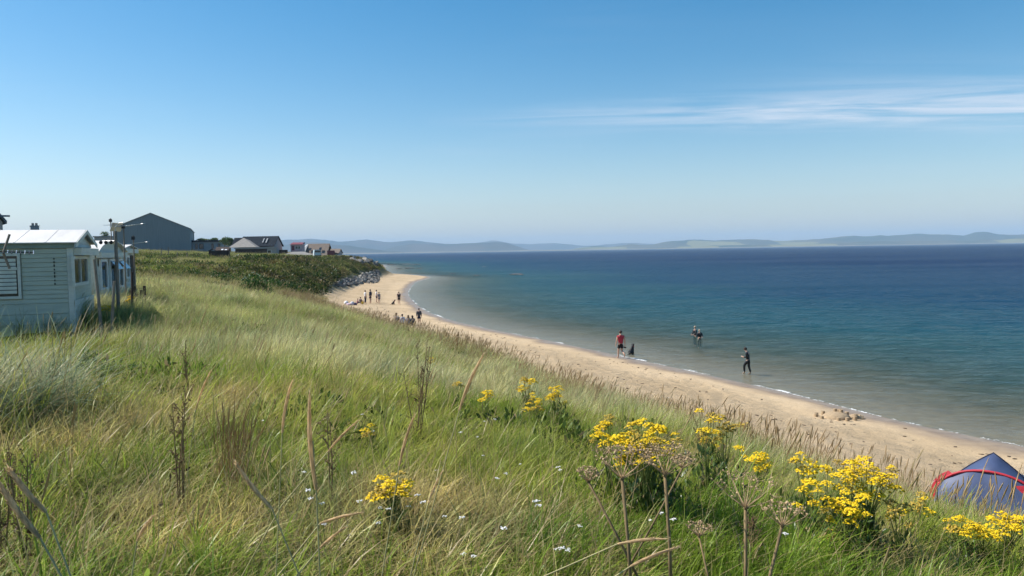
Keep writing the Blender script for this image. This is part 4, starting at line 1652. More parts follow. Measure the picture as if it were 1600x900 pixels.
# aerial fixed in front of the hut window
fr = Frame(20, 15.0, 5.0, 0)
t = empty('window_aerial', PX(20, 402, 15.0), fr.rz, 'grey television aerial with dark elements in front of the hut window', 'aerial')
fr.o = t.location.copy()
b0, b1 = fr.p(-10, 357), fr.p(52, 359)
b0, b1 = fr.p(-10, 398 - 5), fr.p(53, 394.5)
MB().tube([b0, b1], 0.012, 6).build('boom', M_BLACK, t)
for q in range(9):
    x_ = b0.x + (b1.x - b0.x) * (0.12 + 0.86 * q / 8)
    z_ = b0.z + (b1.z - b0.z) * (0.12 + 0.86 * q / 8)
    MB().tube([(x_, -0.16, z_ - 0.035), (x_ + 0.01, 0.16, z_ + 0.03)], 0.011, 5).build('element', M_BLACK if q % 2 else M_ALU, t)
p0, p1 = fr.p(15, 366), fr.p(5, 395)
p2 = fr.p(15, 420)
MB().tube([p0, p1], 0.022, 6).build('mast', M_POST, t)
MB().tube([p1, p2], 0.024, 6).build('mast', M_POST, t)

# ---- the next two huts of the row
def small_hut(px, Y, extra, wid, length, eave_py, ridge_px, ridge_py, base, label, curved, name='seaside_chalet'):
    fr = Frame(px, Y, base, extra)
    ez = fr.p(px, eave_py, 0).z
    rz_ = fr.pa(ridge_px, ridge_py, 0).z
    t = empty(name, fr.o, fr.rz, label, 'chalet')
    MB().box(-length, -0.02, 0.02, wid - 0.02, -0.7, ez).build('wall', M_HUTW, t)
    n = 9 if curved else 3
    prof = []
    for k in range(n):
        s = k / (n - 1)
        hh = math.sin(math.pi * s) ** 0.8 if curved else 1 - abs(2 * s - 1)
        prof.append((-0.12 + s * (wid + 0.24), ez + (rz_ - ez) * hh))
    for k in range(n - 1):
        (q0, z0), (q1, z1) = prof[k], prof[k + 1]
        MB().prism([(-length, q0, z0), (0.14, q0, z0), (0.14, q1, z1), (-length, q1, z1)], (0, 0, 0.03)).build('roof_sheet', M_ROOFW, t)
    MB().prism([(-0.015, q, z - 0.012) for q, z in prof], (0.02, 0, 0)).build('gable_panel', M_HUTW, t)
    MB().box(0.02, 0.16, 0, wid, ez - 0.17, ez - 0.01).build('fascia', M_HUTW, t)
    for q in range(11):
        c_ = -0.1 + q * 0.14
        if c_ + 0.13 < ez - 0.2:
            MB().box(0.0, 0.022, 0.03, wid - 0.03, c_, c_ + 0.13).build('end_board', M_HUTW, t)
    return fr, t, ez


fr, t, ez = small_hut(149, 23.0, -15.6, 3.0, 5.0, 394, 166, 377, 5.1, 'white boarded chalet with a rounded roof just behind the green hut', True)
for b0, b1 in ((0.25, 0.95), (1.25, 1.9), (2.2, 2.75)):
    w = window(t, b0, b1, ez - 1.15, ez - 0.22, 0.022, M_WHITE, out=1, axis='a')
    if b0 > 1:
        mb = MB().prism([(0.10, b0, ez - 0.30), (0.10, b1, ez - 0.30), (0.30, b1, ez - 0.55), (0.30, b0, ez - 0.55)], (0.012, 0, 0.012))
        mb.build('open_sash', mat('painted_sky_glass', (0.26, 0.29, 0.32), 0.15, 0.05, 3, spec=0.8), w)  # pale sky reflection of the tilted pane is put into its base colour
fr, t, ez = small_hut(190, 28.5, -9, 3.0, 5.0, 388.5, 201, 383.5, 5.0, 'third pale chalet of the row with a flat white roof behind the aerial poles', False)
window(t, 0.5, 1.3, ez - 1.15, ez - 0.25, 0.022, M_WHITE, out=1, axis='a')
MB().box(0.022, 0.05, 1.7, 2.4, -0.2, ez - 0.25).build('door', M_TIMBER, t)

# ---- poles and aerials beside the huts
def pole(px, py_top, py_bot, Y, rad, name, label, cat, mt, lean=0.0):
    b = PX(px, py_bot, Y)
    g = H(b.x, b.y)
    t = empty(name, (b.x, b.y, g), 0, label, cat)
    h = PX(px, py_top, Y).z - g
    MB().tube([(0, 0, -0.3), (lean * h * 0.5, 0, h * 0.5), (lean * h, 0, h)], [rad, rad * 0.95, rad * 0.85], 8).build('pole', mt, t)
    return t, h


t, h = pole(184.5, 361, 466, 19.5, 0.045, 'timber_post', 'thick weathered timber post with a bracket of small black floodlights', 'post', M_POST)
MB().tube([(0, 0, h - 0.25), (-0.35, 0.05, h - 0.24)], 0.012, 6).build('bracket', M_ALU, t)
for q in range(3):
    a = -0.12 - q * 0.13
    MB().ball((a, 0, h - 0.28), (0.045, 0.05, 0.05), 8, 5).build('floodlight', M_BLACK, t)
MB().tube([(0, 0, h), (0.0, 0, h + 0.10), (0.10, 0, h + 0.2), (0.2, 0, h + 0.21)], 0.011, 6).build('curved_stay', M_ALU, t)


def yagi(px, py_top, py_bot, Y, x0, y0, x1, y1, n, el, label):
    t, h = pole(px, py_top, py_bot, Y, 0.022, 'aerial_pole', label, 'aerial', M_POST)
    g = t.location
    a, b = PX(x0, y0, Y) - g, PX(x1, y1, Y) - g
    MB().tube([a, b], 0.010, 6).build('boom', M_ALU, t)
    for k in range(n):
        p = a.lerp(b, (k + 0.3) / n)
        l = el * (1 - 0.45 * k / n)
        MB().tube([p + Vector((-0.05, -l, -0.01)), p + Vector((0.05, l, 0.02))], 0.006, 5).build('element', M_ALU, t)
    MB().box(-0.04, 0.04, -0.05, 0.03, h - 0.13, h - 0.03).build('clamp', M_BLACK, t)
    return t, a, b


t, a, b = yagi(197.5, 350, 470, 22, 181, 355, 223, 349.5, 9, 0.30, 'tall pole with a long television aerial pointing right beside the chalets')
MB().prism([tuple(a + Vector((-0.03, -0.3, -0.12))), tuple(a + Vector((-0.03, 0.3, -0.12))), tuple(a + Vector((0.05, 0.3, 0.12))), tuple(a + Vector((0.05, -0.3, 0.12)))], (0.012, 0, 0)).build('reflector', M_ALU, t)
yagi(212, 368, 462, 24, 206, 380.5, 230, 378, 6, 0.24, 'shorter dark pole with a small television aerial at the right end of the chalets')
yagi(176, 341, 420, 27, 170, 352, 188, 350, 5, 0.3, 'leftmost aerial pole rising behind the chalet roofs against the sky')
for px, top, bot, Y, ln, lb in ((158, 405, 472, 17.5, -0.06, 'grey timber stake leaning left by the white chalet'),
                                (205, 425, 470, 21, 0.05, 'short dark stake at the foot of the aerial poles'),
                                (171, 440, 480, 17.5, 0.10, 'low slanting stake in front of the white chalet')):
    pole(px, top, bot, Y, 0.035, 'timber_stake', lb, 'stake', M_POST if px < 200 else M_TIMBER, ln)
# dark stack of boards at the end of the row
b = PX(211, 462, 22.5)
t = empty('board_stack', (b.x, b.y, H(b.x, b.y)), 0.4, 'dark old boards propped on end beside the aerial poles', 'boards')
for q in range(6):
    MB().prism([(-0.25 + q * 0.09, 0, -0.1), (-0.17 + q * 0.09, 0, -0.1), (-0.16 + q * 0.09, 0.10, 0.45 + 0.12 * (q * 7 % 3)), (-0.24 + q * 0.09, 0.10, 0.45 + 0.12 * (q * 7 % 3))], (0, 0.025, 0)).build('board', M_TIMBER, t)

# ---- garden posts along the lawn in front of the shed
for k, (px, top, bot) in enumerate(((252, 377, 393), (263, 376, 394), (277, 383, 395), (292, 384, 396), (310, 388, 398))):
    Y = 118
    b = PX(px, bot, Y)
    mb = MB().tube([(0, 0, -0.4), (0.02, 0, PX(px, top, Y).z - b.z)], [0.07, 0.06], 6)
    o = mb.build('fence_post', M_POST)
    o.location = (b.x, b.y, H(b.x, b.y))
    tag(o, '%s thin wooden post in the row below the large shed' % ('leftmost', 'second from left', 'middle', 'fourth from left', 'rightmost')[k], 'post', 'posts below the large shed')

# ---- odds and ends on the bank
p = ground_hit(366, 404)
mb = MB().prism([(-0.9, 0, 0.0), (0.7, 0.1, 0.75), (0.9, 0.1, 0.75), (-0.55, 0, 0.0)], (0, 0.12, 0.02))
o = mb.build('pale_plank', M_STONEW)
o.location = p
tag(o, 'pale plank leaning on the grass right of the timber shed', 'plank')
p = ground_hit(447, 475)
t = empty('broken_fence_panel', p, 0.1, 'dark triangular remnant of a fence panel right of the round bush', 'fence panel')
for k in range(6):
    MB().box(-0.30 + k * 0.105, -0.205 + k * 0.105, 0, 0.03, -0.1, 0.62 - 0.075 * k).build('slat', M_TIMBER, t)
MB().tube([(-0.32, -0.02, 0.6), (0.36, -0.02, 0.2)], 0.03, 6).build('rail', M_TIMBER, t)
for k in range(9):
    p = ground_hit(228 + k * 4.5 + random.uniform(-2, 2), 441 + random.uniform(-3, 4), 0.12)
    s = random.uniform(0.16, 0.34)
    o = MB().ball((0, 0, 0), (s, s * 0.8, s * 0.6), 7, 5, jit=0.2).build('white_stone', M_STONEW)
    o.location = p + Vector((0, 0, s * 0.35))
    tag(o, 'whitish stone lying in the loose heap in the grass right of the chalets', 'stone', 'heap of white stones right of the chalets')

# ---- rock armour at the foot of the bank
M_ROCK = [mat('rock_%d' % i, c, 0.9, 0.28, 2.2, bump=0.5) for i, c in enumerate(((0.19, 0.175, 0.155), (0.28, 0.26, 0.23), (0.115, 0.108, 0.10)))]


def rock_mesh(seed):
    random.seed(seed)
    mb = MB().ball((0, 0, 0), (1, 0.8, 0.65), 7, 5, jit=0.26)
    return mb.mesh('boulder')


RM = []
for s in range(9):
    me = rock_mesh(900 + s)
    me.materials.append(M_ROCK[s % 3])
    RM.append(me)
random.seed(5)


def rock(me, x, y, z, s, name, label, cat, group):
    o = link_mesh(name, me)
    o.location = (x, y, z)
    o.scale = (s, s * random.uniform(0.8, 1.2), s * random.uniform(0.8, 1.15))
    o.rotation_euler = (random.uniform(-0.5, 0.5), random.uniform(-0.5, 0.5), random.uniform(0, 6.28))
    return tag(o, label, cat, group)


n = 0
while n < 260:
    px, py = random.uniform(526, 592), random.uniform(423, 448)
    lo = 448.5 - (px - 526) * 0.10
    hi = 443 - (px - 526) * 0.33
    if not hi < py < lo:
        continue
    p = ground_hit(px, py)
    s = random.uniform(0.25, 0.58)
    rock(RM[random.randrange(9)], p.x, p.y, p.z + s * 0.25, s, 'boulder', 'grey boulder in the rock pile at the foot of the bank beside the beach', 'rock', 'rock pile below the bank')
    n += 1
for k in range(34):
    px = random.uniform(548, 592)
    py = 407 + (px - 548) * 0.16 + random.uniform(-1.5, 3)
    p = ground_hit(px, py)
    if p.y > 600:
        continue
    s = random.uniform(0.5, 1.3)
    rock(RM[random.randrange(9)], p.x, p.y, p.z + s * 0.2, s, 'boulder', 'far boulder on the point beyond the last cottage', 'rock', 'boulders on the far point')
for k, (px, py, w_) in enumerate(((756, 417, 7), (707, 428, 10), (745, 430.5, 12), (806, 429, 22), (815, 429.5, 8), (612, 413.5, 16), (634, 413, 18), (650, 413.5, 14), (640, 419, 16), (655, 419.5, 10), (623, 420, 9))):
    x_, y_ = _water(px, py)
    s = w_ * y_ / FOC * 0.5
    o = link_mesh('sea_rock', RM[2 + 3 * (k % 3)])
    o.location = (x_, y_, 0.02)
    o.scale = (s, s * 0.7, min(0.45, s * 0.22))
    o.rotation_euler = (0, 0, random.uniform(-0.2, 0.2))
    tag(o, {0: 'lone small dark rock farthest out in the sea beyond the spit', 1: 'leftmost of the low rocks off the sand spit', 2: 'low rock just right of the leftmost one off the sand spit', 3: 'longest low dark rock out in the sea', 4: 'small rock touching the right end of the longest one'}.get(k, 'low dark rock awash close to the far point beyond the spit'), 'rock', 'rocks awash in the sea')
# ================================================================== PLANTS THAT STAND OUT
M_STEMG = mat('green_stem', (0.15, 0.18, 0.045), 0.7, 0.3, 14)
M_STEMB = mat('brown_stem', (0.19, 0.135, 0.065), 0.85, 0.4, 18, stretch=(4, 4, 0.6))
M_UMBEL = mat('dry_umbel', (0.40, 0.28, 0.16), 0.85, 0.35, 30)
M_SPIKE = leaf_mat('seed_spike', (0.76, 0.57, 0.33), 0.5, 0.0, hue=0.26)
M_SPSTEM = mat('straw_stem', (0.42, 0.37, 0.17), 0.6, 0.25, 6)
M_YELLOW = mat('ragwort_yellow', (0.80, 0.54, 0.006), 0.7, 0.16, 30)
M_YELLOW2 = mat('faded_ragwort', (0.42, 0.29, 0.04), 0.75, 0.3, 30)
M_DISC = mat('ragwort_disc', (0.50, 0.24, 0.01), 0.8, 0.2, 30)
M_YARROW = mat('yarrow_white', (0.78, 0.76, 0.72), 0.8, 0.10, 40)
M_LEAFG = leaf_mat('ragwort_leaf', (0.085, 0.135, 0.03), 0.3, 0.05)
M_LEAFB = leaf_mat('bush_leaf', (0.075, 0.14, 0.032), 0.30, 0.03)
M_DOCK = mat('dock_seed', (0.17, 0.095, 0.05), 0.9, 0.4, 40)


def place_top(px, py, lift):
    return ground_hit(px, py, lift)


# ---- ragwort
def head_mesh(seed, mt, n=20, R0=0.055):
    """flat-topped cluster of small yellow daisies"""
    rd = random.Random(seed)
    mb = MB()
    cn = MB()
    for k in range(n):
        rr = R0 * math.sqrt(rd.random())
        a = rd.uniform(0, 6.28)
        c = Vector((math.cos(a) * rr, math.sin(a) * rr, -rr * rr * 9 + rd.uniform(-0.01, 0.01)))
        fr_ = rd.uniform(0.009, 0.0135)
        tx, ty = rd.uniform(-0.5, 0.5) + c.x * 6, rd.uniform(-0.5, 0.5) + c.y * 6
        nrm = Vector((tx, ty, 1)).normalized()
        e1 = nrm.cross(Vector((0.3, 1, 0.1))).normalized()
        e2 = nrm.cross(e1)
        b = len(mb.v)
        mb.v.append(tuple(c + nrm * 0.003))
        for j in range(10):
            w = 2 * math.pi * j / 10
            q = fr_ * (1.0 if j % 2 else 0.62)
            mb.v.append(tuple(c + (e1 * math.cos(w) + e2 * math.sin(w)) * q - nrm * 0.002))
        for j in range(10):
            mb.f.append((b, b + 1 + j, b + 1 + (j + 1) % 10))
    return mb.mesh('flower_head'), None


HEADS = []
for k in range(5):
    h_, c_ = head_mesh(60 + k, None, 36)
    h_.materials.append(M_YELLOW if k < 4 else M_YELLOW2)
    HEADS.append((h_, c_))
LEAVES = []
for k in range(3):
    LEAVES.append(vbq_mesh('foliage', leaf_clump(240, 0.13, 0.36, 0.022, 0.052, 0.28, 700 + k, up=0.5), M_LEAFG))


def ragwort(px, py, wpx, hgt, label, seed, faded=0, group=None):
    rd = random.Random(seed)
    p = place_top(px, py, hgt)
    W = max(0.03, wpx * p.y / FOC * 0.56)
    t = empty('ragwort_plant', p, rd.uniform(0, 6), label, 'flowering plant', group)
    st = MB()
    n = max(3, int((W / 0.052) ** 2 * 2.8))
    n = min(n, 34)
    for k in range(n):
        a = 2 * math.pi * (k * 0.618 + rd.random() * 0.2)
        rr = W * math.sqrt((k + 0.4) / n)
        top = Vector((math.cos(a) * rr, math.sin(a) * rr, hgt * rd.uniform(0.74, 1.03) - rr * rr / (W + 0.01) * 0.5))
        mid = Vector((top.x * 0.25, top.y * 0.25, hgt * 0.45))
        st.tube([(top.x * 0.1, top.y * 0.1, -0.03), mid, top - Vector((0, 0, 0.03))], [0.0045, 0.0035, 0.002], 5)
        for j in range(4):
            st.tube([top - Vector((0, 0, 0.035)), top + Vector((rd.uniform(-0.04, 0.04), rd.uniform(-0.04, 0.04), -0.004))], 0.0011, 3)
        kk = 4 if rd.random() < max(0.12, faded) else rd.randrange(4)
        h_ = link_mesh('flower_head', HEADS[kk][0], None, t)
        h_.location = top
        h_.rotation_euler = (rd.uniform(-0.25, 0.25), rd.uniform(-0.25, 0.25), rd.uniform(0, 6))
        s = rd.uniform(0.6, 1.25) * min(1.0, 0.55 + W / 0.12)
        h_.scale = (s, s, s)
    st.build('stems', M_STEMG, t)
    for k in range(max(1, min(7, int(W / 0.05)))):
        f = link_mesh('foliage', LEAVES[rd.randrange(3)], None, t)
        f.location = (rd.uniform(-W, W) * 0.5, rd.uniform(-W, W) * 0.5, -0.02)
        f.rotation_euler = (0, 0, rd.uniform(0, 6))
        s = hgt / 0.5 * rd.uniform(0.85, 1.1)
        f.scale = (s * 1.1, s * 1.1, s * 1.0)
    return t


RAG = [
    (612, 738, 56, 0.42, 'yellow ragwort alone in the open grass, behind the tall grass spikes', 0),
    (574, 656, 18, 0.40, 'tiny yellow ragwort touching the tip of a slanting grass spike', 0),
    (868, 603, 30, 0.60, 'yellow ragwort at the crest above the beach, brightest of the small middle cluster', 0),
    (823, 590, 26, 0.60, 'small pale ragwort at the back of the middle cluster on the crest', 0.4),
    (836, 619, 24, 0.50, 'small ragwort in front of the middle cluster on the crest', 0.3),
    (760, 605, 18, 0.50, 'small yellow ragwort left of the middle cluster and right of the long slanting spike', 0),
    (782, 580, 12, 0.50, 'faint ragwort highest on the slope left of the middle cluster', 0.6),
    (718, 590, 12, 0.50, 'faint ragwort beside the head of the long slanting grass spike', 0.6),
    (676, 556, 16, 0.55, 'faint yellow ragwort just right of the dark dead dock clump', 0.5),
    (1008, 648, 88, 0.85, 'largest bright ragwort clump, above the two dried umbels', 0),
    (950, 646, 36, 0.80, 'ragwort just left of the largest clump', 0),
    (1002, 690, 66, 0.60, 'low ragwort heads directly behind the dried umbels', 0),
    (1050, 668, 22, 0.70, 'narrow ragwort at the right side of the largest clump', 0),
    (928, 662, 10, 0.65, 'single small ragwort head at the far left of the largest clump', 0),
    (1104, 640, 26, 0.85, 'ragwort right of the largest clump with two tiers of heads', 0),
    (1132, 645, 32, 0.85, 'browned fading ragwort against the sand', 1.0),
    (1110, 664, 26, 0.65, 'small ragwort below the browned fading one', 0),
    (1162, 658, 18, 0.75, 'thin ragwort just right of the browned fading one', 0.5),
    (1158, 691, 14, 0.55, 'small ragwort above a little row of heads near the dead grass', 0),
    (1188, 708, 36, 0.50, 'row of low ragwort heads right of the dead pale grass', 0.1),
    (1258, 704, 34, 0.75, 'ragwort at the left of the large yellow group near the tent', 0),
    (1357, 708, 78, 0.85, 'tallest ragwort of the group left of the tent, broad yellow crown', 0),
    (1325, 722, 34, 0.75, 'ragwort touching the left side of the broad yellow crown', 0),
    (1324, 766, 62, 0.60, 'low dense ragwort in front of the broad yellow crown', 0),
    (1268, 752, 38, 0.60, 'ragwort at the front left of the group near the tent', 0),
    (1293, 726, 20, 0.65, 'small ragwort in the middle of the group left of the tent', 0),
    (1405, 778, 34, 0.60, 'dull ragwort half hidden in grass left of the tent', 0.7),
    (1440, 772, 26, 0.55, 'fading ragwort closest to the red side of the tent', 0.8),
    (1500, 803, 36, 0.50, 'leftmost ragwort of the row in front of the tent', 0),
    (1537, 806, 46, 0.50, 'middle ragwort of the row in front of the tent', 0),
    (1578, 798, 52, 0.52, 'rightmost tall ragwort of the row in front of the tent', 0),
    (1592, 822, 40, 0.40, 'low ragwort at the right edge below the tent', 0.3),
    (1300, 830, 22, 0.30, 'faded low ragwort near the right hand dried umbel', 0.9),
    (203, 462, 12, 0.55, 'small ragwort by the aerial poles', 0.2),
    (166, 476, 14, 0.50, 'small ragwort at the corner of the white chalet', 0.3),
]
for k, (px, py, w, h_, lb, fd) in enumerate(RAG):
    ragwort(px, py, w, h_, lb, 40 + k, fd)


# ---- dried hogweed umbels close by
def tube_to(mb, pts, rads, n=7):
    mb.tube(pts, rads, n)


def hogweed(tip, low, Y, umb_px, label, seed, sr=0.0064, spent=False):
    rd = random.Random(seed)
    T, Lw = PX(tip[0], tip[1], Y), PX(low[0], low[1], Y * 0.99)
    d = (T - Lw).normalized()
    g = Lw.copy()
    while g.z > H(g.x, g.y) - 0.02:
        g = g - d * 0.03
    t = empty('hogweed_stalk', g, 0, label, 'dry plant')
    T, mid = T - g, (T - g) * 0.62
    MB().tube([(0, 0, -0.05), mid * 0.5 + Vector((0.006, 0, 0)), mid], [sr * 1.25, sr * 1.1, sr], 8).build('lower_stem', M_STEMG, t, True)
    MB().tube([mid, (mid + T) / 2 + Vector((0.004, 0, 0)), T], [sr * 1.01, sr * 0.9, sr * 0.85], 8).build('upper_stem', M_STEMB, t, True)
    Ru = umb_px * Y / FOC * 0.5
    n = 17
    rays, seeds = MB(), []
    for k in range(n):
        a = 2 * math.pi * k * 0.618
        s = math.sqrt((k + 0.5) / n)
        e = T + Vector((math.cos(a) * s * Ru, math.sin(a) * s * Ru, Ru * (0.95 - 0.35 * s * s) * rd.uniform(0.85, 1.1)))
        m_ = T.lerp(e, 0.55) + Vector((math.cos(a), math.sin(a), -0.3)) * Ru * 0.05
        rays.tube([T, m_, e], [0.0016, 0.0012, 0.001], 4)
        sd = MB()
        for j in range(5 if spent else 10):
            f = e + Vector((rd.uniform(-1, 1), rd.uniform(-1, 1), rd.uniform(-0.2, 0.9))) * Ru * 0.19
            rays.tube([e, f], 0.0006, 3)
            ax = Matrix.Rotation(rd.uniform(0, 6), 3, 'Z') @ Matrix.Rotation(rd.uniform(0.6, 1.6), 3, 'X')
            sd.ball(f, (0.0042, 0.0032, 0.0012), 6, 4, ax)
        sd.build('seed_cluster', M_UMBEL, t)
    rays.build('umbel_rays', M_UMBEL, t)
    MB().ball(T, (sr * 1.3, sr * 1.3, sr * 0.8), 8, 5).build('node', M_STEMB, t)
    return t


hogweed((972, 748), (984, 905), 2.45, 100, 'dried brown umbel on a dark stem, left of the tall pair in the foreground', 1)
hogweed((1039, 743), (1047, 905), 2.5, 92, 'dried brown umbel on a dark stem, right of the tall pair in the foreground', 2)
hogweed((1165, 794), (1163, 905), 2.55, 104, 'dried spent umbel on a thick dark stem at lower right', 3, 0.0066, True)
hogweed((1222, 822), (1200, 905), 2.4, 74, 'drooping dried umbel on a green stem at lower right corner of the stalks', 4, 0.0058, True)
hogweed((919, 752), (982, 875), 2.7, 42, 'thin slanting stalk with a small spent umbel left of the tall pair', 5, 0.005, True)
hogweed((1066, 732), (985, 880), 2.75, 34, 'thin stalk slanting right between the tall pair of umbels', 6, 0.004, True)
hogweed((1092, 838), (1105, 900), 2.7, 44, 'small shrivelled umbel low in the grass between the big stalks', 7, 0.004, True)


# ---- marram seed spikes close by
def spike(tip, base_head, low, Y, hr, label, seed):
    rd = random.Random(seed)
    hr *= 0.8
    T, Bh, Lw = PX(*tip, Y), PX(*base_head, Y), PX(*low, Y * 0.985)
    d = (Bh - Lw).normalized()
    g = Lw.copy()
    n = 0
    while g.z > H(g.x, g.y) - 0.02 and n < 80:
        g = g - (d + Vector((0, 0, 0.35))).normalized() * 0.03
        n += 1
    t = empty('grass_spike', g, 0, label, 'grass spike')
    T, Bh, Lw = T - g, Bh - g, Lw - g
    MB().tube([(0, 0, -0.03), Lw, Bh, Bh.lerp(T, 0.5)], [0.0026, 0.0024, 0.002, 0.0015], 6).build('stem', M_SPSTEM, t, True)
    mb = MB()
    L = (T - Bh).length
    k = 12
    bow = (T - Bh).cross(Vector((0, 1, 0))).normalized() * L * 0.03
    pts, rads = [], []
    for i in range(k + 1):
        s = i / k
        pts.append(Bh.lerp(T, s) + bow * math.sin(math.pi * s))
        rads.append(hr * (0.25 + 0.75 * math.sin(math.pi * min(1, (s * 0.86 + 0.12))) ** 0.7) * rd.uniform(0.85, 1.1) if i < k else hr * 0.15)
    mb.tube(pts, rads, 8)
    ax = (T - Bh).normalized()
    for i in range(110):
        s = rd.random()
        c = Bh.lerp(T, s) + bow * math.sin(math.pi * s)
        a = rd.uniform(0, 6.28)
        e1 = ax.cross(Vector((0.2, 1, 0.1))).normalized()
        e2 = ax.cross(e1)
        o = (e1 * math.cos(a) + e2 * math.sin(a))
        q = hr * (0.3 + 0.7 * math.sin(math.pi * min(1, s * 0.86 + 0.12)) ** 0.7)
        b0 = c + o * q * 0.7
        b1 = b0 + (ax * 1.4 + o * 0.55).normalized() * 0.013
        w_ = ax.cross(o) * 0.0011
        mb.poly([b0 - w_, b0 + w_, b1])
    o = mb.build('seed_head', M_SPIKE, t)
    attr(o.data, 'bv', 'FLOAT', [rd.uniform(0.05, 0.8) for _ in mb.v])
    return t


SP = [
    ((756, 553), (718, 640), (645, 905), 2.9, 0.0085, 'longest grass spike, slanting right with its head against the dune crest'),
    ((484, 612), (494, 765), (500, 905), 2.2, 0.0090, 'thick upright grass spike, tallest and broadest of those at left centre'),
    ((457, 593), (441, 676), (431, 905), 2.9, 0.0080, 'slim upright grass spike left of the thick upright one'),
    ((648, 648), (624, 728), (596, 905), 2.8, 0.0070, 'slim grass spike leaning right in front of the lone ragwort'),
    ((560, 657), (512, 706), (440, 790), 3.0, 0.0055, 'thin straw spike slanting up to the tiny ragwort'),
    ((366, 720), (425, 795), (470, 905), 2.3, 0.0085, 'grass spike bent over to the left at lower centre left'),
    ((12, 729), (72, 800), (112, 905), 1.75, 0.0085, 'upper of two brown spikes leaning left in the bottom left corner'),
    ((-12, 738), (62, 840), (98, 905), 1.65, 0.0090, 'lower of two brown spikes leaning left in the bottom left corner'),
    ((566, 801), (500, 818), (430, 905), 2.4, 0.0055, 'pale grass spike lying nearly flat at bottom centre left'),
    ((540, 824), (498, 858), (460, 905), 2.4, 0.0050, 'pale grass spike slanting right below the flat one'),
    ((241, 804), (214, 845), (205, 905), 2.6, 0.0065, 'small nodding grass spike at lower left'),
    ((330, 578), (306, 640), (290, 760), 4.6, 0.0080, 'distant slim spike leaning right at the left of the meadow'),
    ((1043, 842), (965, 850), (840, 905), 2.2, 0.0055, 'pale arched grass spike crossing in front of the dried umbels'),
    ((1060, 855), (985, 885), (955, 905), 2.2, 0.0060, 'second pale grass spike below the arched one at the dried umbels'),
    ((692, 735), (668, 790), (640, 905), 2.6, 0.0030, 'bare straw leaning right beside the lone ragwort'),
    ((1545, 715), (1530, 760), (1500, 840), 7.0, 0.006, 'tall straw in front of the left half of the tent'),
    ((1598, 722), (1580, 790), (1560, 850), 6.5, 0.006, 'tall straw in front of the right half of the tent'),
]
for k, (a, b, c, Y, hr, lb) in enumerate(SP):
    spike(a, b, c, Y, hr, lb, 300 + k)


# ---- dead dock and other dark stalks
def dock(px, py_base, py_top, n, wpx, label, seed, leafy=True, mt=None):
    rd = random.Random(seed)
    p = ground_hit(px, py_base)
    h = (py_base - py_top) * p.y / FOC * 1.03
    W = wpx * p.y / FOC * 0.5
    t = empty('dead_dock', p, 0, label, 'dry plant')
    for k in range(n):
        a = rd.uniform(0, 6.28)
        b = Vector((math.cos(a), math.sin(a), 0)) * W * 0.15
        hh = h * rd.uniform(0.72, 1.0) if k else h
        e = Vector((rd.uniform(-W, W), rd.uniform(-W, W) * 0.5, hh))
        m_ = b.lerp(e, 0.5) + Vector((rd.uniform(-0.02, 0.02), 0, 0.02))
        mb = MB().tube([b - Vector((0, 0, 0.04)), m_, e], [0.0055, 0.0042, 0.002], 6)
        sd = MB()
        for j in range(9):
            s = rd.uniform(0.35, 0.98)
            c = b.lerp(m_, s * 2) if s < 0.5 else m_.lerp(e, s * 2 - 1)
            q = c + Vector((rd.uniform(-0.07, 0.07), rd.uniform(-0.06, 0.06), rd.uniform(0.03, 0.10)))
            mb.tube([c, q], [0.002, 0.0012], 4)
            for i in range(7):
                f = c.lerp(q, rd.uniform(0.3, 1.05))
                sd.ball(f + Vector((rd.uniform(-1, 1), rd.uniform(-1, 1), rd.uniform(-1, 1))) * 0.007, (0.005, 0.004, 0.003), 5, 3)
        mb.build('stalk', mt or M_STEMB, t)
        tag(sd.build('seeds', M_DOCK, t), kind='stuff')
    if leafy:
        v, q, b = leaf_clump(30, 0.09, h * 0.6, 0.02, 0.055, 0.3, seed, up=-0.6)
        link_mesh('withered_leaves', vbq_mesh('withered_leaves', (v, q, b * 0 + 0.3), leaf_mat('withered_leaf', (0.10, 0.06, 0.035), 0.15, 0.03)), None, t)
    return t


dock(652, 700, 535, 7, 55, 'tall dark dead dock clump in the middle of the meadow', 1)
dock(284, 812, 612, 4, 40, 'dark dead stalks at left centre, in front of the brown grass clump', 2)
dock(515, 815, 655, 2, 26, 'thin dead dock stalk just right of the thick upright spike', 3, False)
dock(42, 905, 690, 4, 46, 'tall dark dead stalks at the bottom left edge', 4)
dock(8, 900, 715, 3, 40, 'blackish dead stalks at the extreme left edge', 5)
dock(1100, 752, 655, 3, 26, 'dark dead stalks right of the largest ragwort clump', 6, False)
dock(300, 640, 540, 3, 22, 'dead stalks in the sunny grass at upper left of the meadow', 7, False)
dock(925, 650, 590, 3, 36, 'reddish dead dock on the crest behind the ragwort', 8, False)
dock(1178, 900, 800, 3, 40, 'brown dead stalks among the dried umbels at lower right', 9, True)
dock(640, 540, 512, 3, 22, 'brown dead weed on the crest in front of the seated people', 10, False)


def brown_clump(px, py_base, py_top, wpx, label, seed):
    p = ground_hit(px, py_base)
    h = (py_base - py_top) * p.y / FOC
    W = wpx * p.y / FOC * 0.5
    t = empty('brown_grass_clump', p, 0, label, 'grass clump')
    M1 = leaf_mat('brown_grass', (0.33, 0.21, 0.10), 0.3, 0.02, dry=(0.46, 0.33, 0.19))
    link_mesh('stems', vbq_mesh('stems', seed_stems(60, W, h * 0.6, h, 0.0017, h * 0.3, 0.0032, 0.06, seed, 0.12, (0.3, 1.0)), M1), None, t)
    link_mesh('blades', vbq_mesh('blades', blades(90, W, h * 0.3, h * 0.75, 0.003, 0.006, 0.3, 0.1, 0.5, 4, seed + 1, 0.5), M1), None, t)


brown_clump(366, 768, 605, 52, 'tall reddish brown grass clump at left centre of the meadow', 21)

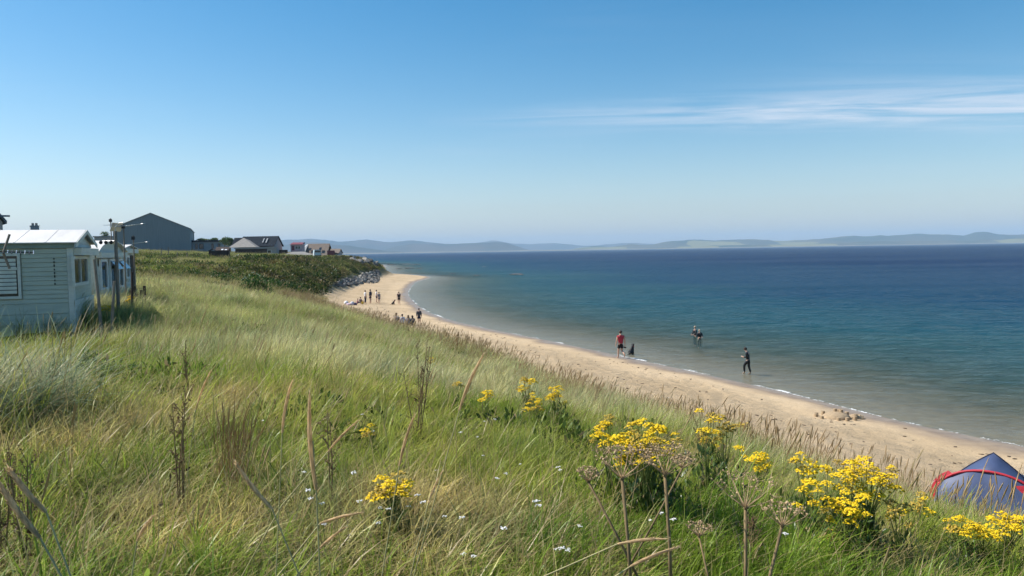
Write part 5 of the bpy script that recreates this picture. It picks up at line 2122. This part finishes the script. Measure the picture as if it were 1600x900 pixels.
# ---- white yarrow heads
YM = []
for k in range(3):
    rd = random.Random(k)
    mb = MB()
    for j in range(13):
        rr = 0.022 * math.sqrt(rd.random())
        a = rd.uniform(0, 6.28)
        mb.ball((math.cos(a) * rr, math.sin(a) * rr, rd.uniform(-0.004, 0.004) - rr * rr * 6), (0.0062, 0.0062, 0.003), 6, 4)
    me = mb.mesh('flower_head')
    me.materials.append(M_YARROW)
    YM.append(me)
    st = MB()
me_ys = MB().tube([(0.01, 0, -0.35), (0.004, 0, -0.15), (0, 0, 0)], [0.0018, 0.0016, 0.0014], 5).mesh('stem')
me_ys.materials.append(M_STEMG)
YAR = [(476, 737, 1), (481, 766, 1), (485, 780, 1), (503, 787, 1), (553, 740, 1.1), (561, 785, 1), (591, 817, 1), (607, 795, .9), (632, 761, .9), (638, 792, .8), (653, 773, 1.1),
       (661, 784, 1), (594, 797, .7), (695, 808, .9), (720, 676, 1), (746, 683, .7), (757, 658, 1), (773, 655, .9), (755, 712, .7), (777, 747, 1), (791, 740, 1), (722, 808, 1),
       (787, 829, 1.2), (724, 866, .9), (740, 872, .8), (838, 783, 1.5), (842, 790, 1.2), (872, 730, 1), (875, 735, .9), (906, 824, 1), (870, 861, 1.1), (878, 858, 1), (888, 861, .9),
       (813, 725, .7), (1033, 801, 1), (1052, 813, 1.3), (1016, 814, .7), (1227, 833, 1.2), (566, 648, .8), (583, 674, .7), (411, 657, .7), (506, 820, .7), (933, 698, .8), (682, 735, .7)]
for k, (px, py, s) in enumerate(YAR):
    hgt = 0.20 + 0.12 * ((k * 37) % 10) / 10
    p = place_top(px, py, hgt)
    t = empty('yarrow_flower', p, random.uniform(0, 6), 'small flat white yarrow head scattered in the near meadow', 'flower', 'white yarrow heads in the meadow')
    h_ = link_mesh('flower_head', YM[k % 3], None, t)
    h_.location = (0, 0, hgt)
    h_.scale = (s * 0.8, s * 0.8, s * 0.8)
    h_.rotation_euler = (random.uniform(-0.2, 0.2), random.uniform(-0.2, 0.2), 0)
    m_ = link_mesh('stem', me_ys, None, t)
    m_.location = (0, 0, hgt)
    m_.scale = (1, 1, hgt / 0.33)

# ---- round bush on the slope, other shrubs
p = ground_hit(397, 466)
t = empty('round_bush', p, 0, 'round dark green bush with pale tips on the grassy slope', 'bush')
s = 44 * p.y / FOC
link_mesh('crown', vbq_mesh('crown', join(leaf_clump(1500, s * 0.55, s * 0.92, 0.09, 0.18, 0.55, 31), leaf_clump(900, s * 0.66, s * 0.7, 0.09, 0.18, 0.55, 32)), M_LEAFB), None, t)
tr_ = MB()
for k in range(5):
    a = k * 1.3
    tr_.tube([(0, 0, -0.1), (math.cos(a) * 0.15, math.sin(a) * 0.15, 0.4), (math.cos(a) * 0.4, math.sin(a) * 0.4, 1.0)], [0.04, 0.025, 0.01], 6)
tr_.build('trunk', M_STEMB, t)
mb = MB()
rd = random.Random(9)
for k in range(14):
    a, q = rd.uniform(0, 6.28), rd.uniform(0, 0.9)
    mb.ball((math.cos(a) * q * s * 0.5, math.sin(a) * q * s * 0.5, s * (0.93 - 0.35 * q)), (0.05, 0.05, 0.03), 6, 4)
mb.build('pale_flower_heads', mat('pale_flower', (0.3, 0.36, 0.25), 0.8, 0.2, 10), t)


def tree(px, py_base, py_top, Y, wpx, label, seed, pine=False):
    rd = random.Random(seed)
    b = PX(px, py_base, Y)
    h = PX(px, py_top, Y).z - b.z
    W = wpx * Y / FOC * 0.5
    t = empty('skyline_tree', b, 0, label, 'tree')
    mb = MB().tube([(0, 0, -2), (0.1, 0, h * 0.5), (0, 0, h * 0.9)], [0.22, 0.15, 0.05], 7)
    for k in range(7):
        a = rd.uniform(0, 6.28)
        z0 = h * rd.uniform(0.35, 0.75)
        mb.tube([(0, 0, z0), (math.cos(a) * W * 0.7, math.sin(a) * W * 0.7, z0 + h * 0.14)], [0.07, 0.02], 5)
    mb.build('trunk', M_STEMB, t)
    parts = []
    for k in range(9):
        a, q = rd.uniform(0, 6.28), rd.uniform(0, 0.75)
        v, f, bb = leaf_clump(110, W * 0.5, h * 0.22, 0.25, 0.55, 0.5, seed * 10 + k)
        v = v + np.array([math.cos(a) * q * W, math.sin(a) * q * W, h * rd.uniform(0.4, 0.82)])
        parts.append((v, f, bb))
    link_mesh('crown', vbq_mesh('crown', join(*parts), M_LEAFB), None, t)


tree(163, 385, 362, 330, 17, 'small dark pine on the skyline left of the large shed', 1)
tree(318, 384, 372.5, 330, 20, 'low tree behind the flat roofed building, left one', 2)
tree(334, 384, 372, 335, 20, 'low tree behind the flat roofed building, right one', 3)
tree(351, 392, 369, 285, 17, 'bushy tree standing against the left end of the dark roofed house', 4)
tree(360, 392, 372, 280, 12, 'narrow tree close to the pale hipped roof', 5)
# ================================================================== TENT, SANDCASTLE
M_TBLUE = mat('blue_nylon', (0.062, 0.085, 0.165), 0.5, 0.12, 2.5, bump=0.15)
M_TRED = mat('red_nylon', (0.42, 0.03, 0.045), 0.5, 0.12, 2.5, bump=0.15)
M_TNAVY = mat('navy_nylon', (0.02, 0.025, 0.05), 0.55, 0.15, 3)
p = ground_hit(1546, 713, 1.2, near=11.5)
t = empty('dome_tent', p, -math.atan2(p.x, p.y) - 0.12, 'blue and red dome tent pitched on the dune slope at the right edge', 'tent')


def hoop(b, hw, h, n=22, lean=0.0, a_off=0.0, pw=0.8):
    out = []
    for i in range(n + 1):
        w = math.pi * i / n
        out.append(Vector((a_off - hw * math.cos(w), b + lean * math.sin(w), h * math.sin(w) ** pw)))
    return out


def tri(b, hw, h, n=22, k=0.8):
    return [Vector((-hw * math.cos(math.pi * i / n), b, h * (1 - abs(math.cos(math.pi * i / n))) ** k)) for i in range(n + 1)]


rows = [hoop(0.0, 1.02, 0.86, pw=0.75), tri(0.3, 1.02, 0.99, k=0.55), tri(0.62, 1.0, 1.13, k=0.62), tri(1.2, 0.98, 0.93, k=0.7), hoop(1.75, 0.9, 0.5), hoop(2.1, 0.82, 0.06)]


def loft(i0, i1, name, mt, push=0.0):
    mb = MB()
    w_ = i1 - i0 + 1
    for r_ in rows:
        mb.v += [tuple(v) for v in r_[i0:i1 + 1]]
    for r_ in range(len(rows) - 1):
        for i in range(w_ - 1):
            mb.f.append((r_ * w_ + i, r_ * w_ + i + 1, (r_ + 1) * w_ + i + 1, (r_ + 1) * w_ + i))
    o = mb.build(name, mt, t, True)
    sd = o.modifiers.new('thick', 'SOLIDIFY')
    sd.thickness = 0.006
    return o


loft(0, 6, 'side_panel', M_TRED)
loft(6, 16, 'roof_panel', M_TBLUE)
loft(16, 22, 'side_panel', M_TRED)
# front: bulging blue wall below the hoop
mb = MB()
ring = rows[0]
for v_ in range(7):
    for u_ in range(23):
        c = Vector((ring[u_].x, 0, ring[u_].z * v_ / 6))
        mb.v.append(tuple(c + Vector((0, -0.34 * (1 - v_ / 6) - 0.05 * math.sin(math.pi * v_ / 6) + 0.02 * math.sin(u_ * 1.3), 0))))
for v_ in range(6):
    for u_ in range(22):
        mb.f.append((v_ * 23 + u_, v_ * 23 + u_ + 1, (v_ + 1) * 23 + u_ + 1, (v_ + 1) * 23 + u_))
mb.build('front_panel', M_TBLUE, t, True)
MB().tube([v + Vector((0, -0.012, 0.01)) for v in ring], 0.026, 8).build('pole_sleeve', M_TRED, t, True)
MB().tube([v + Vector((0, -0.0, 0.012)) for v in rows[2]], 0.012, 6).build('peak_pole', M_TNAVY, t, True)
mb = MB()
for i in (0, 1, 2, 3, 4, 5):
    a_, b_ = ring[i], ring[i + 1]
    mb.poly([a_ + Vector((0, -0.02, 0.01)), b_ + Vector((0, -0.02, 0.01)), b_ + Vector((-0.10, 0.02, 0.06)), a_ + Vector((-0.13, 0.02, 0.04))])
mb.build('red_wing', M_TRED, t)
mb = MB()
for i in (16, 17, 18, 19, 20, 21):
    a_, b_ = ring[i], ring[i + 1]
    mb.poly([a_ + Vector((0, -0.05, 0)), b_ + Vector((0, -0.06, 0)), Vector((b_.x - 0.34, -0.30 * (1 - b_.z), max(0.0, b_.z - 0.05))), Vector((a_.x - 0.30, -0.30 * (1 - a_.z), max(0.0, a_.z - 0.05)))])
mb.build('red_front_flap', M_TRED, t)
for sx_ in (-1, 1):
    MB().tube([(sx_ * 1.02, 0, 0.5), (sx_ * 1.5, -0.5, -0.1)], 0.004, 4).build('guy_line', M_WHITE, t)

p = ground_hit(1306, 653)
t = empty('sandcastle', p, 0, 'low sandcastle ringed with bucket shaped turrets near the water', 'sandcastle')
M_DAMP = mat('damp_sand', (0.36, 0.265, 0.165), 0.9, 0.2, 9, bump=0.6)
MB().ball((0, 0, -0.02), (0.55, 0.5, 0.26), 14, 8, jit=0.05).build('mound', M_DAMP, t, True)
rd = random.Random(3)
for k in range(13):
    a = 2 * math.pi * k / 10 + rd.uniform(-0.15, 0.15)
    q = (0.74 if k < 10 else 0.22)
    z0 = 0.0 if k < 10 else 0.17
    c = Vector((math.cos(a) * q, math.sin(a) * q * 0.85, z0))
    MB().tube([c - Vector((0, 0, 0.06)), c + Vector((0, 0, 0.15))], [0.085, 0.07], 9).build('turret', M_DAMP, t)
MB().ball((0.82, 0.1, -0.02), (0.3, 0.25, 0.13), 9, 6, jit=0.15).build('spoil_heap', M_DAMP, t)

# ================================================================== PEOPLE AND DOGS
M_SKIN = mat('skin', (0.50, 0.31, 0.23), 0.6, 0.06, 6)


def cloth(name, c, var=0.15):
    return mat(name, c, 0.85, var, 9)


CLO = {'red': cloth('red_cotton', (0.42, 0.035, 0.055)), 'black': cloth('black_cloth', (0.016, 0.016, 0.02)), 'navy': cloth('navy_cloth', (0.025, 0.03, 0.06)),
       'white': cloth('white_cotton', (0.66, 0.65, 0.66), 0.06), 'grey': cloth('grey_cloth', (0.20, 0.20, 0.22)), 'char': cloth('charcoal_cloth', (0.06, 0.065, 0.075)),
       'pink': cloth('pink_cloth', (0.50, 0.16, 0.24)), 'pattern': cloth('patterned_cloth', (0.34, 0.30, 0.30), 0.6), 'wet': mat('wetsuit_neoprene', (0.012, 0.013, 0.016), 0.4, 0.2, 6),
       'hairb': mat('dark_brown_hair', (0.028, 0.018, 0.013), 0.6, 0.3, 30), 'hairl': mat('light_brown_hair', (0.13, 0.08, 0.045), 0.6, 0.3, 30),
       'hairg': mat('fair_hair', (0.36, 0.28, 0.20), 0.6, 0.2, 30)}

STAND = dict(pelvis=(0, 0, .94), waist=(0, 0, 1.08), chest=(0, .005, 1.28), neckb=(0, -.01, 1.45), neck=(0, .0, 1.51), head=(0, .02, 1.60), crown=(0, .015, 1.70), nose=(0, .115, 1.60),
             shl=(-.185, 0, 1.40), ell=(-.235, -.03, 1.12), wrl=(-.24, .04, .87), pal=(-.24, .06, .80),
             shr=(.185, 0, 1.40), elr=(.235, -.03, 1.12), wrr=(.24, .04, .87), par=(.24, .06, .80),
             hil=(-.09, 0, .90), knl=(-.10, .02, .49), anl=(-.105, -.02, .09), tol=(-.12, .15, .03),
             hir=(.09, 0, .90), knr=(.10, .02, .49), anr=(.105, -.02, .09), tor=(.12, .15, .03))
RADI = dict(pelvis=(.15, .115), waist=(.135, .10), chest=(.165, .115), neckb=(.085, .07), neck=(.055, .055), head=(.078, .095), crown=(.06, .072), nose=(.014, .014),
            sh=(.065, .065), el=(.045, .045), wr=(.03, .027), pa=(.036, .02), hi=(.095, .10), kn=(.062, .064), an=(.04, .044), to=(.042, .03))
EDG = [('pelvis', 'waist'), ('waist', 'chest'), ('chest', 'neckb'), ('neckb', 'neck'), ('neck', 'head'), ('head', 'crown'), ('head', 'nose')]
for s_ in 'lr':
    EDG += [('chest', 'sh' + s_), ('sh' + s_, 'el' + s_), ('el' + s_, 'wr' + s_), ('wr' + s_, 'pa' + s_), ('pelvis', 'hi' + s_), ('hi' + s_, 'kn' + s_), ('kn' + s_, 'an' + s_), ('an' + s_, 'to' + s_)]


def rad_of(k):
    return RADI[k] if k in RADI else RADI[k[:2]]


def skin_obj(name, J, Rr, edges, mt, parent, root, sub=1):
    keys = []
    for a, b in edges:
        for k in (a, b):
            if k not in keys:
                keys.append(k)
    me = bpy.data.meshes.new(name)
    me.from_pydata([J[k] for k in keys], [(keys.index(a), keys.index(b)) for a, b in edges], [])
    o = link_mesh(name, me, mt, parent)
    md = o.modifiers.new('skin', 'SKIN')
    md.use_smooth_shade = True
    md.branch_smoothing = 0.4
    sv = me.skin_vertices[0].data
    for i, k in enumerate(keys):
        sv[i].radius = Rr[k]
        sv[i].use_root = (k == root)
    sb = o.modifiers.new('smooth', 'SUBSURF')
    sb.levels = sub
    sb.render_levels = sub
    return o


def person(loc, rz, height_, label, top='red', bottom='black', bottom_len='shorts', sleeve='short', hair='hairb', pose=None, longhair=False, group=None, hand=None, coat=1.09):
    k_ = height_ / 1.76
    t = empty('person', loc, rz, label, 'person', group)
    t.scale = (k_, k_, k_)
    J = dict(STAND)
    J.update(pose or {})
    J = {k: Vector(v) for k, v in J.items()}
    Rr = {k: rad_of(k) for k in J}
    E = list(EDG)
    for s_, sg in (('l', -1), ('r', 1)):                 # five fingers, slightly curled
        f = (J['pa' + s_] - J['wr' + s_]).normalized()
        side = f.cross(Vector((sg, 0, 0.2)))
        side = side.normalized() if side.length > 0.05 else Vector((0, 1, 0))
        inn = Vector((-sg, 0, 0)) * 0.012
        for i, (off, ln) in enumerate(((-.024, .06), (-.008, .07), (.008, .066), (.022, .052))):
            a, b = 'f%s%d' % (s_, i), 'g%s%d' % (s_, i)
            J[a] = J['pa' + s_] + side * off + f * (.035 + ln * .4)
            J[b] = J['pa' + s_] + side * off + f * (.03 + ln) + inn * 1.6
            Rr[a], Rr[b] = (.0095, .0095), (.008, .008)
            E += [('pa' + s_, a), (a, b)]
        a = 'h' + s_
        J[a] = J['pa' + s_] + side * -.045 + f * .02 + inn
        Rr[a] = (.0105, .0105)
        E.append(('pa' + s_, a))
    skin_obj('body', J, Rr, E, M_SKIN, t, 'pelvis')

    def mid(a, b, s):
        return J[a].lerp(J[b], s)

    def grow(k, f=1.12, add=.010):
        r_ = rad_of(k)
        return (r_[0] * f + add, r_[1] * f + add)
    # upper garment
    J2 = dict(J)
    R2 = {k: grow(k, 1.12 * coat, 0.012) for k in J if k[0] not in 'fgh' or k in ('hil', 'hir', 'head')}
    sl = {'short': 0.55, 'long': 1.0, 'none': 0.12}[sleeve]
    e2 = [('pelvis', 'waist'), ('waist', 'chest'), ('chest', 'neckb2')]
    J2['neckb2'] = mid('chest', 'neckb', 0.96)
    R2['neckb2'] = (.105, .092)
    for s_ in 'lr':
        if sleeve == 'long':
            e2 += [('chest', 'sh' + s_), ('sh' + s_, 'el' + s_), ('el' + s_, 'cuff' + s_)]
            J2['cuff' + s_] = mid('el' + s_, 'wr' + s_, 0.9)
            R2['cuff' + s_] = (.042, .04)
        else:
            e2 += [('chest', 'sh' + s_), ('sh' + s_, 'cuff' + s_)]
            J2['cuff' + s_] = mid('sh' + s_, 'el' + s_, sl)
            R2['cuff' + s_] = (.074, .072)
    skin_obj({'wet': 'wetsuit_top'}.get(top, 'shirt'), J2, R2, e2, CLO[top], t, 'waist')
    # lower garment
    J3 = dict(J)
    R3 = {k: grow(k, 1.13, .012) for k in ('pelvis', 'waist', 'hil', 'hir', 'knl', 'knr', 'anl', 'anr')}
    J3['belt'] = mid('pelvis', 'waist', 0.35)
    R3['belt'] = (.155, .12)
    e3 = [('belt', 'pelvis')]
    for s_ in 'lr':
        if bottom_len == 'shorts':
            J3['hem' + s_] = mid('hi' + s_, 'kn' + s_, 0.75)
            R3['hem' + s_] = (.098, .10)
            e3 += [('pelvis', 'hi' + s_), ('hi' + s_, 'hem' + s_)]
        else:
            J3['hem' + s_] = mid('kn' + s_, 'an' + s_, 0.92)
            R3['hem' + s_] = (.058, .06)
            e3 += [('pelvis', 'hi' + s_), ('hi' + s_, 'kn' + s_), ('kn' + s_, 'hem' + s_)]
    skin_obj({'wet': 'wetsuit_legs'}.get(bottom, bottom_len), J3, R3, e3, CLO[bottom], t, 'pelvis')
    # hair: cap over the back and top of the skull
    hd, cr = J['head'], J['crown']
    ax = (cr - hd).normalized()
    bk = (hd - J['nose']).normalized()
    hm = MB()
    hm.ball(hd + ax * 0.035 + bk * 0.022, (.098, .108, .098), 12, 8, jit=0.03)
    if longhair:
        hm.ball(hd - ax * 0.08 + bk * 0.07, (.085, .055, .15), 10, 7, jit=0.05)
    hm.build('hair', CLO[hair], t, True)
    eye = MB()
    f = -bk
    sd_ = ax.cross(f).normalized()
    for q in (-1, 1):
        eye.ball(hd + f * 0.086 + sd_ * 0.032 * q + ax * 0.008, 0.010, 6, 4)
    eye.build('eyes', CLO['black'], t)
    return t, J


def on_sand(px, py):
    return ground_hit(px, py)


def face(p, px_dir):
    """turn so that the front (+y) points along a heading given in degrees clockwise from straight away"""
    return -math.atan2(p.x, p.y) - R(px_dir)


# walking man in red
p = Vector((*_water(970, 560.5), 0))
p.z = min(0.0, H(p.x, p.y)) - 0.02 + 0.02
pose = dict(knl=(-.10, .10, .50), anl=(-.10, .14, .10), tol=(-.11, .30, .035), knr=(.09, .05, .50), anr=(.10, -.30, .30), tor=(.11, -.27, .14),
            ell=(-.25, .02, 1.13), wrl=(-.27, .12, .89), pal=(-.27, .15, .82), elr=(.24, -.08, 1.13), wrr=(.26, -.06, .87), par=(.26, -.05, .80))
t, J = person(p, face(p, -28), 1.80, 'man in a red t-shirt and dark shorts walking barefoot along the waterline', 'red', 'black', 'shorts', 'short', 'hairb', pose)
sh = MB().ball(J['par'] + Vector((0.0, 0.04, -0.10)), (0.05, 0.13, 0.05), 8, 5).ball(J['par'] + Vector((0.05, 0.03, -0.12)), (0.05, 0.13, 0.05), 8, 5).build('shoes', M_BLACK)
sh.location = t.matrix_basis @ Vector((0, 0, 0))
sh.rotation_euler = t.rotation_euler
tag(sh, 'pair of dark shoes held in the right hand of the walking man in red', 'shoes')

# wading boy
x_, y_ = _water(1169, 580)
p = Vector((x_, y_, H(x_, y_)))
pose = dict(chest=(0, .05, 1.27), neckb=(0, .09, 1.43), neck=(0, .12, 1.48), head=(0, .18, 1.55), crown=(0, .20, 1.66), nose=(0, .26, 1.50),
            shl=(-.18, .06, 1.38), shr=(.18, .06, 1.38), ell=(-.22, .04, 1.10), wrl=(-.12, .26, 1.08), pal=(-.10, .32, 1.10),
            elr=(.22, .04, 1.10), wrr=(.12, .25, 1.06), par=(.10, .31, 1.08), knl=(-.10, .22, .55), anl=(-.10, .20, .12), tol=(-.11, .34, .05), knr=(.10, -.02, .48), anr=(.10, -.14, .09), tor=(.11, .02, .03))
person(p, face(p, -78), 1.56, 'boy in a black wetsuit wading left through the shallows looking down', 'wet', 'wet', 'trousers', 'long', 'hairb', pose)

# two bathers waist deep
for (px, py, hh, dip, lb, hr) in ((1086, 526, 1.62, 0.86, 'taller of two bathers in black wetsuits standing waist deep', 'hairg'),
                                  (1093, 529, 1.45, 0.84, 'shorter bather in a black wetsuit in front of the taller one', 'hairg')):
    x_, y_ = _water(px, py)
    pose = dict(ell=(-.25, .06, 1.14), wrl=(-.16, .24, 1.02), pal=(-.12, .30, 1.0), elr=(.25, .06, 1.14), wrr=(.16, .24, 1.02), par=(.12, .30, 1.0))
    p = Vector((x_, y_, H(x_, y_)))
    person(p, face(p, -120 if hh > 1.5 else 160), hh, lb, 'wet', 'wet', 'trousers', 'long', hr, pose)

SIT = dict(pelvis=(0, 0, .14), waist=(0, -.03, .30), chest=(0, .02, .50), neckb=(0, .05, .66), neck=(0, .07, .72), head=(0, .10, .81), crown=(0, .10, .91), nose=(0, .19, .80),
           shl=(-.18, .04, .61), shr=(.18, .04, .61), ell=(-.24, .14, .38), wrl=(-.16, .34, .40), pal=(-.13, .40, .42), elr=(.24, .14, .38), wrr=(.16, .34, .40), par=(.13, .40, .42),
           hil=(-.10, .03, .13), hir=(.10, .03, .13), knl=(-.13, .42, .46), anl=(-.12, .62, .10), tol=(-.12, .77, .04), knr=(.13, .42, .46), anr=(.12, .62, .10), tor=(.12, .77, .04))

# group at mid beach
p = on_sand(655, 507.5)
person(p, face(p, 175), 1.48, 'child in a grey jacket standing beside the seated group at the dune foot', 'char', 'navy', 'shorts', 'long', 'hairb', None, coat=1.18)
for px, py, hd, tp, hr, lh, lb in ((619, 505, 30, 'pattern', 'hairl', True, 'seated person in a patterned top, leftmost of the group below the crest'),
                                   (629, 507, -10, 'white', 'hairb', False, 'seated dark haired person in a white top in the middle of the group'),
                                   (638, 508.5, 10, 'grey', 'hairl', True, 'seated person in pale grey next to the standing child\'s group'),
                                   (645, 509, -20, 'char', 'hairb', True, 'seated long haired person in dark clothes nearest the standing child')):
    p = on_sand(px, py)
    person(p, face(p, hd), 1.66, lb, tp, 'navy', 'trousers', 'long' if tp != 'white' else 'short', hr, SIT, lh)

# group further along
for px, py, hh, hd, tp, bt, bl, sl, hr, lb in (
        (571, 474.5, 1.66, 60, 'white', 'navy', 'trousers', 'short', 'hairb', 'standing person in a white top and dark trousers at the left of the far group'),
        (579, 474.0, 1.80, -60, 'navy', 'navy', 'shorts', 'long', 'hairb', 'tallest person of the far group, in dark clothes'),
        (588.5, 473, 1.68, 80, 'white', 'navy', 'shorts', 'short', 'hairb', 'person in a white and dark outfit behind the grey shirted one'),
        (592.5, 474.2, 1.48, 150, 'grey', 'grey', 'shorts', 'short', 'hairb', 'person in grey standing at the right of the far group'),
        (623.5, 475.5, 1.66, 170, 'black', 'black', 'shorts', 'short', 'hairb', 'lone person in black standing near the waterline beside a dog')):
    p = on_sand(px, py)
    person(p, face(p, hd), hh, lb, tp, bt, bl, sl, hr)
for px, py, hd, tp, hh, lb in ((563, 475, 40, 'navy', 1.55, 'child in dark clothes crouching at the left of the far group'),
                               (558.5, 475, 100, 'pink', 1.25, 'small child in pink sitting on the sand by the bags')):
    p = on_sand(px, py)
    person(p, face(p, hd), hh, lb, tp, 'navy', 'shorts', 'short', 'hairl', SIT)


# dogs
def dog(p, rz, s, label, mt):
    t = empty('dog', p, rz, label, 'dog')
    t.scale = (s, s, s)
    J = dict(rump=(0, -.22, .14), loin=(0, -.14, .30), chest=(0, .06, .44), neck=(0, .13, .58), head=(0, .18, .68), brow=(0, .24, .69), muz=(0, .34, .64), tail=(0, -.40, .08), tail2=(0, -.58, .06),
             shl=(-.09, .08, .40), ell=(-.09, .08, .24), wrl=(-.09, .11, .10), pal=(-.09, .16, .025), shr=(.09, .08, .40), elr=(.09, .08, .24), wrr=(.09, .11, .10), par=(.09, .16, .025),
             hil=(-.11, -.16, .17), knl=(-.14, .02, .20), hol=(-.14, -.18, .06), fol=(-.14, .0, .025), hir=(.11, -.16, .17), knr=(.14, .02, .20), hor=(.14, -.18, .06), fore=(.14, .0, .025),
             earl=(-.075, .15, .74), earl2=(-.10, .16, .64), earr=(.075, .15, .74), earr2=(.10, .16, .64))
    Rr = dict(rump=(.13, .12), loin=(.125, .13), chest=(.135, .15), neck=(.085, .09), head=(.075, .078), brow=(.065, .065), muz=(.036, .036), tail=(.03, .03), tail2=(.016, .016),
              shl=(.06, .06), ell=(.042, .042), wrl=(.03, .03), pal=(.034, .026), shr=(.06, .06), elr=(.042, .042), wrr=(.03, .03), par=(.034, .026),
              hil=(.085, .085), knl=(.065, .065), hol=(.035, .035), fol=(.034, .026), hir=(.085, .085), knr=(.065, .065), hor=(.035, .035), fore=(.034, .026),
              earl=(.025, .02), earl2=(.02, .014), earr=(.025, .02), earr2=(.02, .014))
    E = [('rump', 'loin'), ('loin', 'chest'), ('chest', 'neck'), ('neck', 'head'), ('head', 'brow'), ('brow', 'muz'), ('rump', 'tail'), ('tail', 'tail2'),
         ('chest', 'shl'), ('shl', 'ell'), ('ell', 'wrl'), ('wrl', 'pal'), ('chest', 'shr'), ('shr', 'elr'), ('elr', 'wrr'), ('wrr', 'par'),
         ('rump', 'hil'), ('hil', 'knl'), ('knl', 'hol'), ('hol', 'fol'), ('rump', 'hir'), ('hir', 'knr'), ('knr', 'hor'), ('hor', 'fore'), ('head', 'earl'), ('earl', 'earl2'), ('head', 'earr'), ('earr', 'earr2')]
    skin_obj('body', {k: Vector(v) for k, v in J.items()}, Rr, E, mt, t, 'loin')
    MB().tube([(0, .10, .53), (0, .16, .56)], .105, 10).build('collar', CLO['red'], t)
    return t


M_DOGB = mat('black_fur', (0.012, 0.012, 0.013), 0.6, 0.3, 30, bump=0.4)
x_, y_ = _water(987, 552)
p = Vector((x_, y_, H(x_, y_)))
dog(p, face(p, 30), 0.95, 'black dog sitting in the shallows beside the man in red', M_DOGB)
p = on_sand(615, 476.5)
dog(p, face(p, 75), 0.85, 'dark dog sitting on the sand beside the lone person in black', mat('dark_brown_fur', (0.03, 0.022, 0.017), 0.7, 0.3, 30))

# belongings on the sand
p0 = on_sand(545, 476.5)


def blob(px, py, r_, c, name, label, cat):
    p = on_sand(px, py)
    o = MB().ball((0, 0, r_[2] * 0.5), r_, 10, 7, jit=0.12).build(name, cloth(name + '_cloth', c), None, True)
    o.location = p
    tag(o, label, cat)


blob(541, 475.5, (0.28, 0.22, 0.24), (0.7, 0.68, 0.68), 'beach_bag', 'white beach bag at the left end of the pile of belongings', 'bag')
blob(546, 476.5, (0.40, 0.25, 0.14), (0.55, 0.40, 0.46), 'beach_towel', 'pinkish crumpled towel in the pile of belongings', 'towel')
blob(550.5, 476, (0.25, 0.2, 0.24), (0.6, 0.58, 0.62), 'rucksack', 'pale rucksack in the middle of the pile of belongings', 'bag')
blob(555, 477, (0.24, 0.2, 0.18), (0.07, 0.05, 0.10), 'rucksack', 'dark purple rucksack at the right end of the pile', 'bag')
p = on_sand(566.5, 475.5)
t = empty('toy_bucket', p, 0, 'yellow toy bucket on the sand beside the crouching child', 'bucket')
M_BUCK = mat('yellow_plastic', (0.75, 0.5, 0.05), 0.4, 0.05, 5)
MB().tube([(0, 0, 0), (0, 0, 0.28)], [0.11, 0.15], 12).build('tub', M_BUCK, t)
MB().tube([(-0.15, 0, 0.28), (-0.1, 0, 0.40), (0.1, 0, 0.40), (0.15, 0, 0.28)], 0.01, 5).build('handle', M_BUCK, t)
# trench lines dug across the sand, weed lumps
M_WEED = mat('dry_seaweed', (0.075, 0.05, 0.03), 0.9, 0.4, 20, bump=0.5)
V, Fq = [], []
mb = MB()
rd = random.Random(77)
rg = np.random.default_rng(77)
dd_, aa_ = rg.uniform(22, 115, 9000), rg.uniform(-0.35, 0.75, 9000)
xx_, yy_ = np.sin(aa_) * dd_, np.cos(aa_) * dd_
uu_ = inland(xx_, yy_)
lin = np.where((np.abs(uu_ - 2.6 - 0.5 * np.sin(yy_ / 4)) < 0.35) | (np.abs(uu_ - 5.6 - 0.6 * np.sin(yy_ / 5)) < 0.4), 0.75, 0.10)
ok_ = (uu_ > 1.0) & (uu_ < 11.0) & (rg.random(9000) < lin)
xx_, yy_ = xx_[ok_], yy_[ok_]
zz_ = height(xx_, yy_)
for x_, y_, z_ in zip(xx_, yy_, zz_):
    s = rd.uniform(0.015, 0.06)
    mb.ball((x_, y_, z_ + s * 0.15), (s * 1.8, s, s * 0.35), 5, 3, Matrix.Rotation(rd.uniform(0, 3), 3, 'Z'), jit=0.3)
o = mb.build('seaweed_litter', M_WEED)
tag(o, 'scattered dark seaweed scraps strewn over the sand', 'seaweed', kind='stuff')
# ------------------------------------------------------------------ haze over the bay
hz = MB().box(-17500, 17500, -3000, 17800, -32, 300)
haze = hz.build('haze', None)
m, N, L = new_mat('sea_haze')
o_ = N.new('ShaderNodeOutputMaterial')
v_ = N.new('ShaderNodeVolumePrincipled')
v_.inputs['Color'].default_value = (0.52, 0.75, 1.0, 1)
v_.inputs['Density'].default_value = 0.00009
v_.inputs['Anisotropy'].default_value = 0.0
v_.inputs['Density Attribute'].default_value = ''
v_.inputs['Temperature Attribute'].default_value = ''
m.cycles.homogeneous_volume = True
L.new(v_.outputs[0], o_.inputs['Volume'])
haze.data.materials.append(m)
tag(haze, 'pale blue haze filling the air over the bay', 'haze', kind='stuff')
